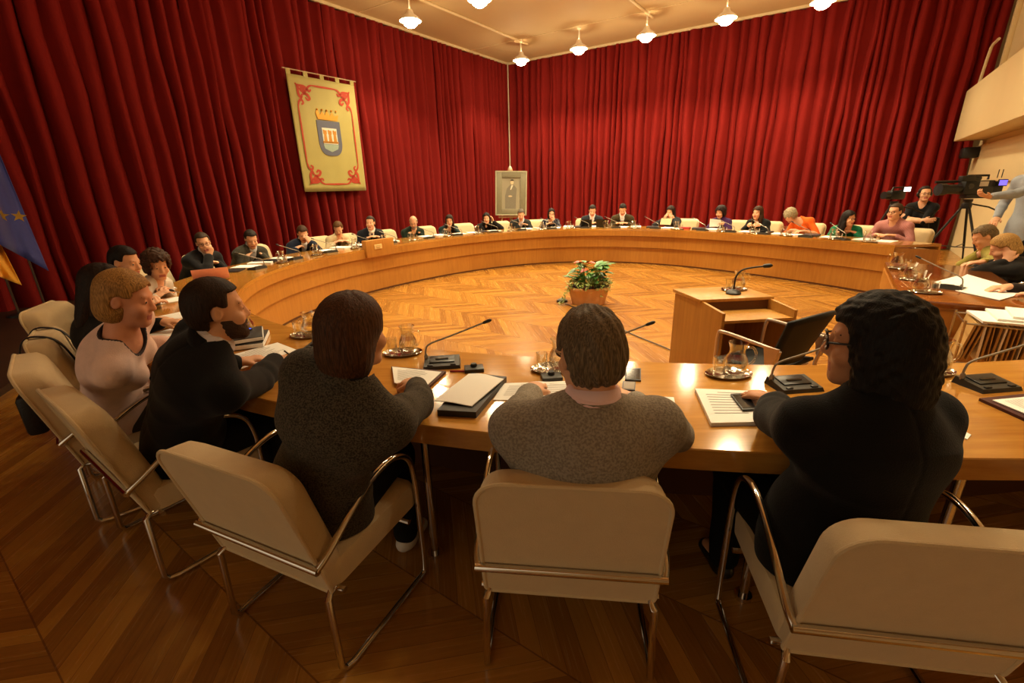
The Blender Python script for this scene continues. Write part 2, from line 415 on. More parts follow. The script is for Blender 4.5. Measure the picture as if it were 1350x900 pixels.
# ------------------------------------------------------------------ council chairs
def loft(rings, closed_ends=True):
    n = len(rings[0]); vs = [p for r in rings for p in r]; fs = []
    for i in range(len(rings)-1):
        for j in range(n): fs.append([i*n+j, i*n+(j+1) % n, (i+1)*n+(j+1) % n, (i+1)*n+j])
    if closed_ends:
        fs.append(list(range(n))[::-1]); fs.append([(len(rings)-1)*n+j for j in range(n)])
    return vs, fs
def rrect(w0, w1, z0, z1, rb, rt, k=7):
    """outline (x,z): width w0 at the bottom, w1 at the top, rounded corners"""
    pts = []
    def arc(cx, cz, r, a0, a1):
        for i in range(k+1):
            a = a0+(a1-a0)*i/k; pts.append((cx+r*math.cos(a), cz+r*math.sin(a)))
    arc(w0/2-rb, z0+rb, rb, -math.pi/2, 0)
    n_side = 5
    for i in range(1, n_side):
        t = i/n_side; pts.append((w0/2+(w1/2-w0/2)*t, z0+rb+(z1-rt-z0-rb)*t))
    arc(w1/2-rt, z1-rt, rt, 0, math.pi/2)
    for i in range(1, n_side): pts.append((w1/2-rt-(w1-2*rt)*i/n_side, z1))
    arc(-w1/2+rt, z1-rt, rt, math.pi/2, math.pi)
    for i in range(1, n_side):
        t = 1-i/n_side; pts.append((-w0/2-(w1/2-w0/2)*t, z0+rb+(z1-rt-z0-rb)*t))
    arc(-w0/2+rb, z0+rb, rb, math.pi, 1.5*math.pi)
    return pts
def smoothpath(pts, n=6):
    P = [Vector(p) for p in pts]; out = []
    for i in range(len(P)-1):
        p0 = P[max(i-1, 0)]; p1 = P[i]; p2 = P[i+1]; p3 = P[min(i+2, len(P)-1)]
        for k in range(n):
            t = k/n
            out.append(.5*((2*p1)+(p2-p0)*t+(2*p0-5*p1+4*p2-p3)*t*t+(3*p1-p0-3*p2+p3)*t**3))
    out.append(P[-1]); return out
def make_chair(label):
    root = empty('council_chair'); tag(root, label, 'chair', None)
    # backrest: flat rear shell with piping, thick cushion in front tapering inward
    prof = [(0.0, 1.0, 0), (.012, 1.0, .004), (.05, .985, .0), (.085, .96, -.006), (.105, .90, -.02), (.112, .80, -.05)]
    rings = []
    def ybk(z): return -.225 - .135*((z-.35)/.52)
    base = rrect(.555, .545, .35, .875, .02, .085)
    for dy, sc, dz in prof:
        ring = []
        for x, z in base:
            zc = .60; xx = x*(sc*.5+.5) if sc > .95 else x*sc*1.02
            zz = zc+(z-zc)*(sc*.5+.5) if sc > .95 else zc+(z-zc)*sc*1.01
            ring.append((xx, ybk(zz)+dy, zz))
        rings.append(ring)
    vs, fs = loft(rings); b = MB().add(vs, fs).obj('backrest', CREAM, root)
    MB().tube([(x*1.008, ybk(z)+.002, z) for x, z in base], .0075, 8, closed=True).obj('piping', CREAM, b)
    # seat cushion
    seat = []
    for z, k in ((.345, .0), (.352, .008), (.43, .012), (.452, .004), (.46, -.02), (.463, -.06)):
        w = .27+k; y0, y1 = -.2-k, .27+k; r = .04; ring = []
        for cx, cy, a0 in ((w-r, y0+r, -90), (w-r, y1-r, 0), (-w+r, y1-r, 90), (-w+r, y0+r, 180)):
            for i in range(6):
                a = R(a0+90*i/5); ring.append((cx+r*math.cos(a), cy+r*math.sin(a), z+.012*(cy > 0)))
        seat.append(ring)
    vs, fs = loft(seat); MB().add(vs, fs).obj('seat', CREAM, root)
    yb = ybk(.5)-.014
    for s in (-1, 1):
        X = .3*s
        arm = smoothpath([(X*.97, yb, .5), (X, yb+.05, .535), (X, -.1, .615), (X, .02, .668), (X, .13, .675), (X, .215, .62), (X, .245, .5), (X, .25, .3), (X, .25, .05), (X, .235, .016), (X, .2, .012)], 5)
        arm += [Vector((X*.98, -.2, .012)), Vector((X*.96, -.235, .016)), Vector((X*.95, -.25, .04)), Vector((X*.92, -.245, .34)), Vector((X*.9, -.225, .352)), Vector((X*.84, -.19, .345))]
        MB().tube(arm, .0125, 10).obj('side_frame', CHROME, root)
    MB().tube([(-.3, yb-.002, .5), (.3, yb-.002, .5)], .0135, 10).obj('back_bar', CHROME, root)
    MB().tube([(-.3, -.19, .34), (.3, -.19, .34)], .011, 8).tube([(-.3, .18, .335), (.3, .18, .335)], .011, 8).obj('seat_support', CHROME, root)
    return root
_chair = make_chair('x'); _cn = [0]
def chair(x, y, az, label, group=None):
    """az: world heading the sitter faces, in radians"""
    if _cn[0] == 0:
        o = _chair; o.location = (x, y, 0); o.rotation_euler = (0, 0, az-math.pi/2); o['label'] = label
        if group: o['group'] = group
    else:
        o = dup(_chair, (x, y, 0), az-math.pi/2, label, group)
        o['label'] = label
    _cn[0] += 1; return o
# ------------------------------------------------------------------ distance-field figures
F4 = np.float32
def _n(v): v = np.asarray(v, float); return v/np.linalg.norm(v)
class Field:
    def __init__(s): s.p = []; s.w = None
    def cone(s, a, b, ra, rb, k=.02, n=None, flat=1.0, op='u'):
        a = np.asarray(a, float); b = np.asarray(b, float)
        s.p.append(('c', a, b, ra, rb, k, None if n is None else _n(n), flat, op, (a+b)/2, np.linalg.norm(b-a)/2+max(ra, rb))); return s
    def ell(s, c, rad, A=None, k=.02, op='u'):
        s.p.append(('e', np.asarray(c, float), np.asarray(rad, float), None if A is None else np.asarray(A, float), 0, k, None, 1, op, np.asarray(c, float), max(rad))); return s
    def __call__(s, P):
        d = np.full(len(P), .5, F4)
        for q in s.p:
            t, op, c, rb_ = q[0], q[8], q[9], q[10]
            k = q[5]
            dd = P-c.astype(F4); m = np.nonzero((dd*dd).sum(1) < (rb_+.11)**2)[0]
            if len(m) == 0: continue
            X = P[m]
            if t == 'c':
                a, b, ra, rb = q[1], q[2], q[3], q[4]; ba = (b-a); L2 = max(ba@ba, 1e-9)
                pa = X-a.astype(F4); h = np.clip((pa@ba.astype(F4))/L2, 0, 1)
                r = pa-h[:, None]*ba.astype(F4)
                if q[6] is not None:
                    nn = q[6].astype(F4); dep = r@nn; l2 = (r*r).sum(1)+dep*dep*(1/q[7]**2-1)
                    v = (np.sqrt(l2)-(ra+h*(rb-ra)))*(.5+.5*q[7])
                else: v = np.sqrt((r*r).sum(1))-(ra+h*(rb-ra))
            else:
                r = X-q[1].astype(F4)
                if q[3] is not None: r = r@q[3].astype(F4).T
                r1 = r/q[2].astype(F4); k0 = np.sqrt((r1*r1).sum(1))+1e-6; r2 = r1/q[2].astype(F4); k1 = np.sqrt((r2*r2).sum(1))+1e-6
                v = k0*(k0-1)/k1
            cur = d[m]
            if op == 'u':
                hh = np.maximum(k-np.abs(cur-v), 0)/k; d[m] = np.minimum(cur, v)-hh*hh*k*.25
            elif op == 's':
                v = -v; hh = np.maximum(k-np.abs(cur-v), 0)/k; d[m] = np.maximum(cur, v)+hh*hh*k*.25
        if s.w is not None: d = d+s.w(P)
        return d
    def bounds(s, pad=.03):
        lo = np.min([q[9]-q[10] for q in s.p if q[8] == 'u'], 0)-pad; hi = np.max([q[9]+q[10] for q in s.p if q[8] == 'u'], 0)+pad
        return lo, hi
_OFF = np.array([(i, j, k) for i in (0, 1) for j in (0, 1) for k in (0, 1)])
_EDG = [(a, b) for a in range(8) for b in range(a+1, 8) if np.abs(_OFF[a]-_OFF[b]).sum() == 1]
def nets(func, lo, hi, h):
    lo = np.asarray(lo, float); B = 8
    nb = np.maximum(1, np.ceil((np.asarray(hi)-lo)/(h*B)).astype(int)); n = nb*B
    g = np.stack(np.meshgrid(*[np.arange(x) for x in nb], indexing='ij'), -1).reshape(-1, 3)
    cen = (lo+(g*B+(B-1)/2)*h).astype(F4); dc = func(cen)
    V = np.broadcast_to(dc.reshape(*nb)[:, None, :, None, :, None], (nb[0], B, nb[1], B, nb[2], B)).copy()
    act = np.nonzero(np.abs(dc) < h*B*.87*1.35+.012)[0]
    l = np.stack(np.meshgrid(*[np.arange(B)]*3, indexing='ij'), -1).reshape(-1, 3)
    for ch in np.array_split(act, max(1, len(act)//600)):
        if len(ch) == 0: continue
        pts = (g[ch][:, None, :]*B+l[None]).reshape(-1, 3)
        vals = func((lo+pts*h).astype(F4)).reshape(len(ch), B, B, B)
        gc = g[ch]; V[gc[:, 0], :, gc[:, 1], :, gc[:, 2], :] = vals
    V = V.reshape(n[0], n[1], n[2])
    I = V < 0
    s = np.zeros(tuple(n-1), np.int8)
    for o in _OFF: s += I[o[0]:n[0]-1+o[0], o[1]:n[1]-1+o[1], o[2]:n[2]-1+o[2]]
    cells = np.argwhere((s > 0) & (s < 8))
    idx = np.full(tuple(n-1), -1, np.int32); idx[cells[:, 0], cells[:, 1], cells[:, 2]] = np.arange(len(cells))
    acc = np.zeros((len(cells), 3)); cnt = np.zeros(len(cells))
    cv = [V[cells[:, 0]+o[0], cells[:, 1]+o[1], cells[:, 2]+o[2]] for o in _OFF]
    for a, b in _EDG:
        m = (cv[a] < 0) != (cv[b] < 0); va = cv[a][m]; vb = cv[b][m]; t = va/(va-vb)
        acc[m] += _OFF[a]+t[:, None]*(_OFF[b]-_OFF[a]); cnt[m] += 1
    verts = lo+h*(cells+acc/np.maximum(cnt, 1)[:, None])
    quads = []
    for ax in range(3):
        b1, b2 = (ax+1) % 3, (ax+2) % 3
        sl0 = [slice(None)]*3; sl1 = [slice(None)]*3; sl0[ax] = slice(0, -1); sl1[ax] = slice(1, None)
        A = I[tuple(sl0)]; Bb = I[tuple(sl1)]
        e = np.argwhere(A != Bb)
        ok = (e[:, b1] > 0) & (e[:, b2] > 0) & (e[:, b1] < n[b1]-1) & (e[:, b2] < n[b2]-1)
        e = e[ok]; flip = A[e[:, 0], e[:, 1], e[:, 2]]
        def gi(d1, d2):
            c = e.copy(); c[:, b1] += d1; c[:, b2] += d2; return idx[c[:, 0], c[:, 1], c[:, 2]]
        q = np.stack([gi(-1, -1), gi(0, -1), gi(0, 0), gi(-1, 0)], 1)
        q[~flip] = q[~flip][:, ::-1]; quads.append(q)
    q = np.concatenate(quads); q = q[(q >= 0).all(1)]
    return verts, q
def npmesh(name, verts, quads, mats, parent=None, mi=None, loc=None, rotz=None):
    me = bpy.data.meshes.new(name)
    me.vertices.add(len(verts)); me.vertices.foreach_set('co', np.asarray(verts, F4).ravel())
    me.loops.add(len(quads)*4); me.loops.foreach_set('vertex_index', quads.astype(np.int32).ravel())
    me.polygons.add(len(quads)); me.polygons.foreach_set('loop_start', np.arange(0, len(quads)*4, 4, dtype=np.int32))
    try: me.polygons.foreach_set('loop_total', np.full(len(quads), 4, np.int32))
    except Exception: pass
    me.polygons.foreach_set('use_smooth', np.ones(len(quads), bool))
    for M in (mats if isinstance(mats, (list, tuple)) else [mats]): me.materials.append(M)
    if mi is not None: me.polygons.foreach_set('material_index', np.asarray(mi, np.int32))
    me.update(); me.validate()
    o = bpy.data.objects.new(name, me); COL.objects.link(o)
    if parent is not None: o.parent = parent
    if loc is not None: o.location = loc
    if rotz is not None: o.rotation_euler = (0, 0, rotz)
    return o

SKINS = {'fair': (222, 168, 132), 'tan': (196, 138, 100), 'pink': (226, 160, 128)}
def skin(k): return mat('skin_'+k, SKINS[k], rough=.5, var=.06, scale=30, spec=.4)
LIPM = mat('lips', (172, 88, 76), rough=.45)
EYEM = mat('eye_dark', (46, 32, 26), rough=.2)
def rotm(yaw, pitch, roll):
    """yaw left positive, pitch down positive, roll to the right positive (degrees)"""
    return np.array((Matrix.Rotation(R(yaw), 3, 'Z') @ Matrix.Rotation(-R(pitch), 3, 'X') @ Matrix.Rotation(R(roll), 3, 'Y')))

def hair_func(style, seed):
    rnd = random.Random(seed); ph = rnd.uniform(0, 6)
    amp = {'short': .0012, 'tousled': .004, 'bob': .0018, 'bobear': .0012, 'long': .0028, 'curly': .009, 'bald': .0008, 'bun': .0012, 'curlylong': .0045}[style]
    def E(q, c, r):
        r = np.array(r, F4); x = (q-np.array(c, F4)); r1 = x/r; k0 = np.sqrt((r1*r1).sum(1))+1e-6; r2 = r1/r; return k0*(k0-1)/(np.sqrt((r2*r2).sum(1))+1e-6)
    def sm(a, b, k=.02): h = np.maximum(k-np.abs(a-b), 0)/k; return np.minimum(a, b)-h*h*k/4
    def smx(a, b, k=.012): return -sm(-a, -b, k)
    def f(q):
        x, y, z = q[:, 0], q[:, 1], q[:, 2]; ax = np.abs(x)
        if style in ('short', 'tousled', 'bald', 'bun'):
            d = E(q, (0, -.012, .04), (.086, .108, .098)); d = sm(d, E(q, (0, -.035, -.01), (.08, .078, .085)), .03)
            hl = {'short': .082, 'tousled': .082, 'bald': .3, 'bun': .088}[style]
            d = smx(d, -np.maximum(.052-y-.25*ax, z-hl+1.2*ax*ax/.08*.08))            # forehead
            d = smx(d, -np.maximum(.0-y, z-.02), .008)                               # cheeks
            d = smx(d, -np.maximum(-.035-y, z+.028), .008)                           # behind the ear
            d = smx(d, -(z+.078))                                                  # nape
            d = smx(d, -(np.sqrt(((ax-.088)/.8)**2+(y+.006)**2+((z+.004)*.8)**2)-.03), .006)
            if style == 'bald': d = smx(d, -( .045-z+.25*(y+.05)))
            if style == 'bun': d = sm(d, E(q, (0, -.135, .03), (.04, .04, .045)), .015)
        else:
            low = {'bob': -.135, 'bobear': -.112, 'long': -.3, 'curly': -.09, 'curlylong': -.2}[style]
            d = E(q, (0, -.012, .04), (.092, .115, .104))
            d = sm(d, E(q, (0, -.035, -.045), (.1, .09, .125)), .03)
            if style == 'bobear':
                d = E(q, (0, -.014, .04), (.087, .11, .1)); d = sm(d, E(q, (0, -.04, -.035), (.086, .082, .1)), .03)
            if style in ('long', 'curlylong'):
                d = sm(d, E(q, (0, -.065, low*.62), (.105, .062, .15)), .04)
                for sx in (-1, 1): d = sm(d, E(q, (sx*.085, .01, low*.55), (.032, .04, .12)), .03)
            if style == 'curly': d = sm(d, E(q, (0, -.02, .03), (.115, .125, .12)), .02)
            if style == 'curlylong': d = sm(d, E(q, (0, -.035, -.015), (.114, .11, .135)), .03); d = sm(d, E(q, (0, -.05, -.11), (.112, .085, .095)), .03)
            w = .066
            A = np.maximum(np.maximum(.03-y, ax-w), z-.085+.5*ax); d = smx(d, -A, .012)
            A = np.maximum(.075-y, z-.06); d = smx(d, -A, .012)
            d = smx(d, -(z-low))
            if style == 'bobear': d = smx(d, -(np.sqrt(((ax-.09)/.9)**2+(y-.004)**2+((z+.012)*.75)**2)-.032), .006); d = smx(d, -np.maximum(.02-y, z-.02), .01)
        an = np.arctan2(x, -(y+.01)); zz = z
        if style in ('curly', 'curlylong'):
            s = np.sin(x*95+ph+1.7*np.sin(z*60))*np.sin(y*90+1.3*np.sin(x*70))*np.sin(z*85+ph)
            s = s+.5*np.sin(x*170)*np.sin(y*160+1)*np.sin(z*150)
        elif style == 'tousled':
            s = np.sin(an*19+z*65+ph)*.6+np.sin(x*120+y*60+ph)*.35+.4*np.sin(y*140-x*50)
        else:
            s = np.sin(an*37+ph+2*np.sin(zz*14+an*3))*.5+np.sin(an*61+1.3*np.sin(zz*22))*.4+.7*np.sin(an*5+zz*18+ph)
        return (d+amp*s).astype(F4)
    return f
HAIR_BOX = {'long': ((-.16, -.2, -.34), (.16, .14, .18)), 'curlylong': ((-.17, -.2, -.26), (.17, .15, .19))}

_FIG = [0]
def person(label, hc, az, L=None, Rr=None, head=(0, 12, 0), pelvis=None, sc=1.0, sex='m', hair='short', hairc=(40, 28, 20), skinc='fair', top='suit', topc=(30, 30, 36), pat=None, topc2=None, pscale=60, shirtc=(232, 230, 226), tie=None, legc=(30, 30, 36), shoec=(24, 20, 18), h=.0085, glasses=None, beard=None, sleeve=1.0, standing=False, build=1.0, neck=None, group=None, sleeveL=None, legs=True, armcol=None, hairscale=1.0, trim_neck=None, crown=0.0, shup=0.0):
    _FIG[0] += 1; seed = _FIG[0]
    hc = np.array(hc, float); rz = az-math.pi/2
    cz, sz = math.cos(rz), math.sin(rz); W2L = np.array([[cz, sz, 0], [-sz, cz, 0], [0, 0, 1]])
    fx, fy = math.cos(az), math.sin(az)
    near = h < .0065
    nbw = hc+np.array([fx, fy, 0])*(-.045*sc)+np.array([0, 0, -.155*sc]) if neck is None else np.array(neck, float)
    pz = .53 if not standing else .92
    Lt = .50*sc
    if pelvis is None:
        dz = nbw[2]-pz; hor = math.sqrt(max(Lt*Lt-dz*dz, .0025)); hor = min(hor, .34); pxy = nbw[:2]-np.array([fx, fy])*hor
    else: pxy = np.array(pelvis[:2], float)
    org = np.array([pxy[0], pxy[1], 0.0])
    loc = lambda w: W2L@(np.asarray(w, float)-org)
    H0 = loc(hc); NB = loc(nbw); P0 = np.array([0, 0, pz])
    HR = rotm(*head); hw = lambda q: H0+HR@(np.asarray(q, float)*sc)
    ax = _n(NB-P0); X = np.array([1.0, 0, 0]); dep = _n(np.cross(X, ax)); dep = dep if dep[1] > 0 else -dep
    sx_ = _n(np.cross(ax, dep)*1.0); sx_ = sx_ if sx_[0] > 0 else -sx_
    Ln = np.linalg.norm(NB-P0)
    bow = -.035
    P1 = P0+ax*(.36*Ln)+dep*bow*.8; P2 = P0+ax*(.72*Ln)+dep*bow
    bw = build*sc
    SHW = (.182 if sex == 'm' else .16)*sc*(.5+.5*build)
    Sh = {s: NB-ax*.068*sc+sx_*(s*SHW)+dep*.005+np.array([0, 0, shup]) for s in (-1, 1)}
    def torso(f, g, full=True):
        f.cone(P0+np.array([0, 0, -.02]), P0+ax*.1, (.168 if sex == 'm' else .172)*bw+g, .155*bw+g, .04, dep, .72)
        f.cone(P0+ax*.06, P1, .16*bw+g, (.143 if sex == 'm' else .125)*bw+g, .05, dep, .74)
        f.cone(P1, P2, (.143 if sex == 'm' else .125)*bw+g, (.165 if sex == 'm' else .142)*bw+g, .05, dep, .70)
        f.cone(P2, NB-ax*.075*sc, (.16 if sex == 'm' else .138)*bw+g, .10*sc+g, .05, dep, .70)
        f.cone(Sh[-1]-ax*.01, Sh[1]-ax*.01, .054*sc+g, .054*sc+g, .05)
        f.cone(P2-sx_*.09*bw, Sh[-1], .075*sc+g, .054*sc+g, .05); f.cone(P2+sx_*.09*bw, Sh[1], .075*sc+g, .054*sc+g, .05)
        for s in (-1, 1): f.cone(NB+np.array([0, -.008, .02]), Sh[s]+ax*.014, .048*sc+g*.7, .036*sc+g, .04)
        if sex == 'f':
            for s in (-1, 1): f.ell(P2+dep*.075*bw+sx_*s*.07*bw-ax*.02, (.062*bw+g, .06*bw+g, .062*bw+g), k=.035)
    # arms
    L1, L2 = .295*sc, .262*sc
    arms = {}
    for s, spec in ((-1, L), (1, Rr)):
        spec = dict(spec or {})
        w = spec.get('w')
        wl = loc(w) if w is not None else np.array(spec.get('l', (s*.14, .40, .80)))
        S = Sh[s]; D = wl-S; dl = np.linalg.norm(D)
        if dl > (L1+L2)*.985: wl = S+D/dl*(L1+L2)*.985; D = wl-S; dl = np.linalg.norm(D)
        if dl < .12: dl = .12
        a = (L1*L1-L2*L2+dl*dl)/(2*dl); hh = math.sqrt(max(L1*L1-a*a, 1e-4))
        pole = np.array(spec.get('pole', (s*.8, -.35, -.75)), float); dn = D/np.linalg.norm(D)
        pp = pole-dn*(pole@dn); pp = _n(pp); E_ = S+dn*a+pp*hh
        d = np.array(spec.get('d', None) if spec.get('d') is not None else _n((wl-E_)*np.array([1, 1, .3])), float)
        if spec.get('dw') is not None: d = W2L@np.array(spec['dw'], float)
        d = _n(d); nn = np.array(spec.get('n', (0, 0, -1)), float); nn = _n(nn-d*(nn@d))
        arms[s] = dict(S=S, E=E_, W=wl, d=d, n=nn, curl=spec.get('curl', 25), spread=spec.get('spread', 1.0), on=spec.get('on', True))
    fr = .0092 if near else .0105
    def hand(f, A, s):
        W, d, n = A['W'], A['d'], A['n']; sd = np.cross(d, n)          # towards the little finger or thumb
        th = sd*(-s)*-1 if False else sd*s
        # thumb side: for a right hand palm down pointing ahead the thumb is on the left (-x)
        test = np.cross(d, n); th = test*(1 if s > 0 else -1)
        K_ = W+d*.09*sc
        f.cone(W, W+d*.03*sc, .027*sc, .03*sc, .02, n, .72)
        f.cone(W+d*.025*sc, K_-d*.012, .034*sc, .041*sc, .02, n, .40)
        for i, (o, ln) in enumerate(((.030, .94), (.010, 1.02), (-.011, .95), (-.031, .76))):
            b = K_+th*o*sc*1.02-d*.012*(i == 3); dirv = _n(d+th*(o*1.6*A['spread'])); cur = b-dirv*.014; ang = R(A['curl']*.55)
            for j, seg in enumerate((.046, .028, .022)):
                v = _n(dirv*math.cos(ang)+n*math.sin(ang)); nx = cur+v*seg*ln*sc+(v*.014 if j == 0 else 0)
                f.cone(cur, nx, fr*(1-.08*j), fr*(.95-.09*j), .006); cur = nx; ang += R(A['curl'])
        b = W+d*.022*sc+th*.022*sc; v1 = _n(d*.75+th*.62+n*.3); m_ = b+v1*.046*sc; v2 = _n(d*.92+th*.22+n*.32)
        f.cone(b, m_, .0155*sc, .0115*sc, .012); f.cone(m_, m_+v2*.03*sc, .0112*sc, .0088*sc, .006)
    def armcones(f, g, s, t_end=1.0, flare=0.0):
        A = arms[s]; S, E_, W = A['S'], A['E'], A['W']
        f.cone(S, E_, .051*bw+g, .043*sc+g, .03)
        if t_end > .5:
            t = (t_end-.5)*2; Wt = E_+(W-E_)*t
            mid = E_+(Wt-E_)*.35
            f.cone(E_, mid, .042*sc+g, .042*sc+g, .02); f.cone(mid, Wt, .042*sc+g, (.042+(.026-.042)*t)*sc+g+flare, .02)
        else:
            pass
    # ---- body
    f = Field(); torso(f, -.01)
    NT = hw((0, -.02, -.07))
    f.cone(NB-ax*.05, NT, .062*sc, .052*sc*(1.08 if sex == 'm' else .95), .03)
    for s in (-1, 1):
        if arms[s]['on']: armcones(f, 0, s); hand(f, arms[s], s)
    hip = {s: P0+np.array([s*.09*sc, .0, -.02]) for s in (-1, 1)}
    if standing:
        kn = {s: np.array([s*.1, .02, .5]) for s in (-1, 1)}; an_ = {s: np.array([s*.11, 0, .09]) for s in (-1, 1)}
    else:
        kn = {s: np.array([s*.1, .40*sc, .515]) for s in (-1, 1)}; an_ = {s: np.array([s*.1, .36*sc+.02, .095]) for s in (-1, 1)}
    if legs:
        for s in (-1, 1):
            f.cone(hip[s], kn[s], .078*bw, .052*sc, .03); f.cone(kn[s], an_[s], .05*sc, .036*sc, .02)
            f.cone(an_[s], an_[s]+np.array([0, .12, -.045]), .036, .028, .02)
    # head
    hp = []
    def he(c, r, k=.02, op='u', A=None): f.ell(hw(c), np.array(r)*sc, HR.T if A is None else A, k, op)
    def hcn(a, b, ra, rb, k=.012, op='u'): f.cone(hw(a), hw(b), ra*sc, rb*sc, k, None, 1, op)
    he((0, -.012, .04), (.076, .096, .086)); he((0, .03, -.03), (.06, .066, .08), .03)
    jw = .05 if sex == 'm' else .044
    he((0, .045, -.072), (jw, .048, .046), .03); hcn((-.012, .078, -.1), (.012, .078, -.1), .02, .02, .02)
    hcn((-.034, .077, .031), (.034, .077, .031), .012, .012, .014)
    for s in (-1, 1):
        he((s*.032, .098, .010), (.017, .016, .011), .012, 's')
        he((s*.043, .066, -.03), (.024, .026, .024), .02)
        he((s*.032, .078, .009), (.0135, .0135, .012), .006)
        he((s*.075, -.008, -.004), (.011, .019, .029), .012); he((s*.0855, -.002, -.002), (.007, .01, .017), .006, 's')
    hcn((0, .084, .022), (0, .107, -.024), .009, .0125, .014); hcn((-.011, .096, -.029), (.011, .096, -.029), .0095, .0095, .008)
    hcn((-.02, .086, -.06), (.02, .086, -.06), .0085, .0085, .008); hcn((-.016, .086, -.072), (.016, .086, -.072), .009, .009, .008)
    hcn((-.018, .1, -.0655), (.018, .1, -.0655), .0022, .0022, .004, 's')
    def onseat(v):
        if not standing:
            m_ = (v[:, 1] < .33) & (v[:, 2] > .3) & (v[:, 2] < .464); v[m_, 2] = .464+.03*(v[m_, 2]-.464)
        return v
    lo, hi = f.bounds(); v, q = nets(f, lo, hi, h); v = onseat(v)
    fc = v[q].mean(1); hl = ((fc-H0)@HR)/sc
    mi = ((np.abs(hl[:, 0]) < .026) & (hl[:, 1] > .078) & (hl[:, 2] < -.054) & (hl[:, 2] > -.079)).astype(np.int32)
    body = npmesh('person', v, q, [skin(skinc), LIPM], None, mi, org, rz)
    tag(body, label, 'person', group)
    # ---- eyes and brows
    for s in (-1, 1):
        eb = MB(); c = hw((s*.032, .083, .0075)); eb.sphere(c, .0092*sc, 8); e = eb.obj('eye', EYEM, body)
        p = [hw((s*.014, .0875, .03)), hw((s*.032, .085, .035)), hw((s*.047, .0745, .031))]
        MB().tube(p, [.003*sc, .004*sc, .002*sc], 6).obj('eyebrow', hairmat(hairc), body)
    # ---- hair
    if hair:
        hf = hair_func(hair, seed); lo, hi = HAIR_BOX.get(hair, ((-.15, -.19, -.17), (.15, .15, .18)))
        v, q = nets(hf, lo, hi, h*.75 if near else h)
        if hairscale != 1.0: v = v*hairscale
        v = H0+(v*sc)@HR.T
        hm = hairmat(hairc)
        npmesh('hair', v, q, hm, body)
    if beard:
        def bf(q_):
            x, y, z = q_[:, 0], q_[:, 1], q_[:, 2]
            fld = Field(); fld.ell((0, .03, -.03), (.064, .069, .084), None, .03); fld.ell((0, .045, -.072), (jw+.005, .052, .05), None, .03); fld.cone((-.012, .078, -.1), (.012, .078, -.1), .025, .025, .02)
            d = fld(q_); d = np.maximum(d, z+.045+.0*y-.35*np.maximum(np.abs(x)-.03, 0)); d = np.maximum(d, -(y+.005)); 
            mo = np.sqrt((x/1.9)**2+(y-.095)**2+(z+.066)**2)-.013; d = np.maximum(d, -mo)
            return (d+.001*np.sin(x*300)*np.sin(z*280)).astype(F4)
        v, q = nets(bf, (-.09, -.03, -.15), (.09, .14, .03), h*.6)
        npmesh('beard', H0+(v*sc)@HR.T, q, mat('beard_%d_%d_%d' % tuple(beard), beard, rough=.7, bump=.4), body)
    if glasses:
        gm = mat('frame_%d_%d_%d' % tuple(glasses), glasses, rough=.3); gb = MB()
        for s in (-1, 1):
            ring = [hw((s*.034+.023*math.cos(a), .107-.004*abs(math.cos(a)), .006+.017*math.sin(a))) for a in [2*math.pi*i/16 for i in range(16)]]
            gb.tube(ring, (.0036 if near else .0026)*sc, 6, closed=True); gb.tube([hw((s*.057, .103, .012)), hw((s*.074, .06, .014)), hw((s*.08, .0, .012))], (.0032 if near else .0022)*sc, 6)
        gb.tube([hw((-.011, .108, .01)), hw((.011, .108, .01))], .002*sc, 6); gb.obj('glasses', gm, body)
    # ---- clothing
    def wrinkle(a, seam=False):
        p1, p2, p3 = seed*1.3, seed*2.1, seed*.7
        def w(P):
            x, y, z = P[:, 0], P[:, 1], P[:, 2]
            o = a*(np.sin(23*x+17*z+p1+1.5*np.sin(11*y+p2))*.5+np.sin(31*z-19*y+p2+1.3*np.sin(13*x))*.5+.6*np.sin(9*x-14*z+8*y+p3))
            if near:
                m_ = np.clip(.5+.9*np.sin(7*x+5*z+p2)*np.sin(6*y-4*z+p1), 0, 1)
                o = o+a*1.3*m_*(np.abs(np.sin(26*z+11*x-9*y+p3+1.6*np.sin(9*x+p1)))-.5)
            if seam:
                rx = (P-P0.astype(F4))@sx_.astype(F4); rd = (P-P2.astype(F4))@dep.astype(F4)
                o = o+np.where(rd < -.02, .003*np.exp(-(rx/.005)**2), 0)
            return o.astype(F4)
        return w
    pn = ('%s_%d_%d_%d_%s' % ((top,)+tuple(topc)+(pat,)))
    tm = mat('cloth_'+pn, topc, rough=.88, var=.12, scale=(pscale if pat else 25), bump=.25, bscale=220, spec=.2, pattern=pat, col2=topc2, sheen=.08)
    suit = top in ('suit', 'blazer'); g = .017 if suit else .010
    f = Field(); torso(f, g); f.w = wrinkle((.0045 if near else .0035) if suit else .003, suit and near)
    for s in (-1, 1):
        if not arms[s]['on']: continue
        se = sleeve if (s > 0 or sleeveL is None) else sleeveL
        armcones(f, g, s, .94 if se >= 1 else se, .006)
    # skirt of the jacket
    f.cone(P0+np.array([0, 0, -.045]), P0+ax*.08, .172*bw+g, .16*bw+g, .03, dep, .76)
    nr = {'suit': .066, 'blazer': .066, 'sweater': .062, 'shirt': .060, 'tee': .07, 'wide': .085, 'rollneck': .03, 'cardigan': .066}[top]*sc
    upn = _n(NT-NB)
    if top == 'rollneck': f.cone(NB-ax*.02, NB+upn*.055, .066*sc, .06*sc, .02)
    if top != 'rollneck':
        f.cone(NB+upn*.025 if not top == 'tee' else NB, NB+upn*.2, nr, nr, .01, op='s')
        f.cone(NB-upn*.02+dep*.03, NB+upn*.1+dep*.06, nr*.85, nr, .01, op='s')
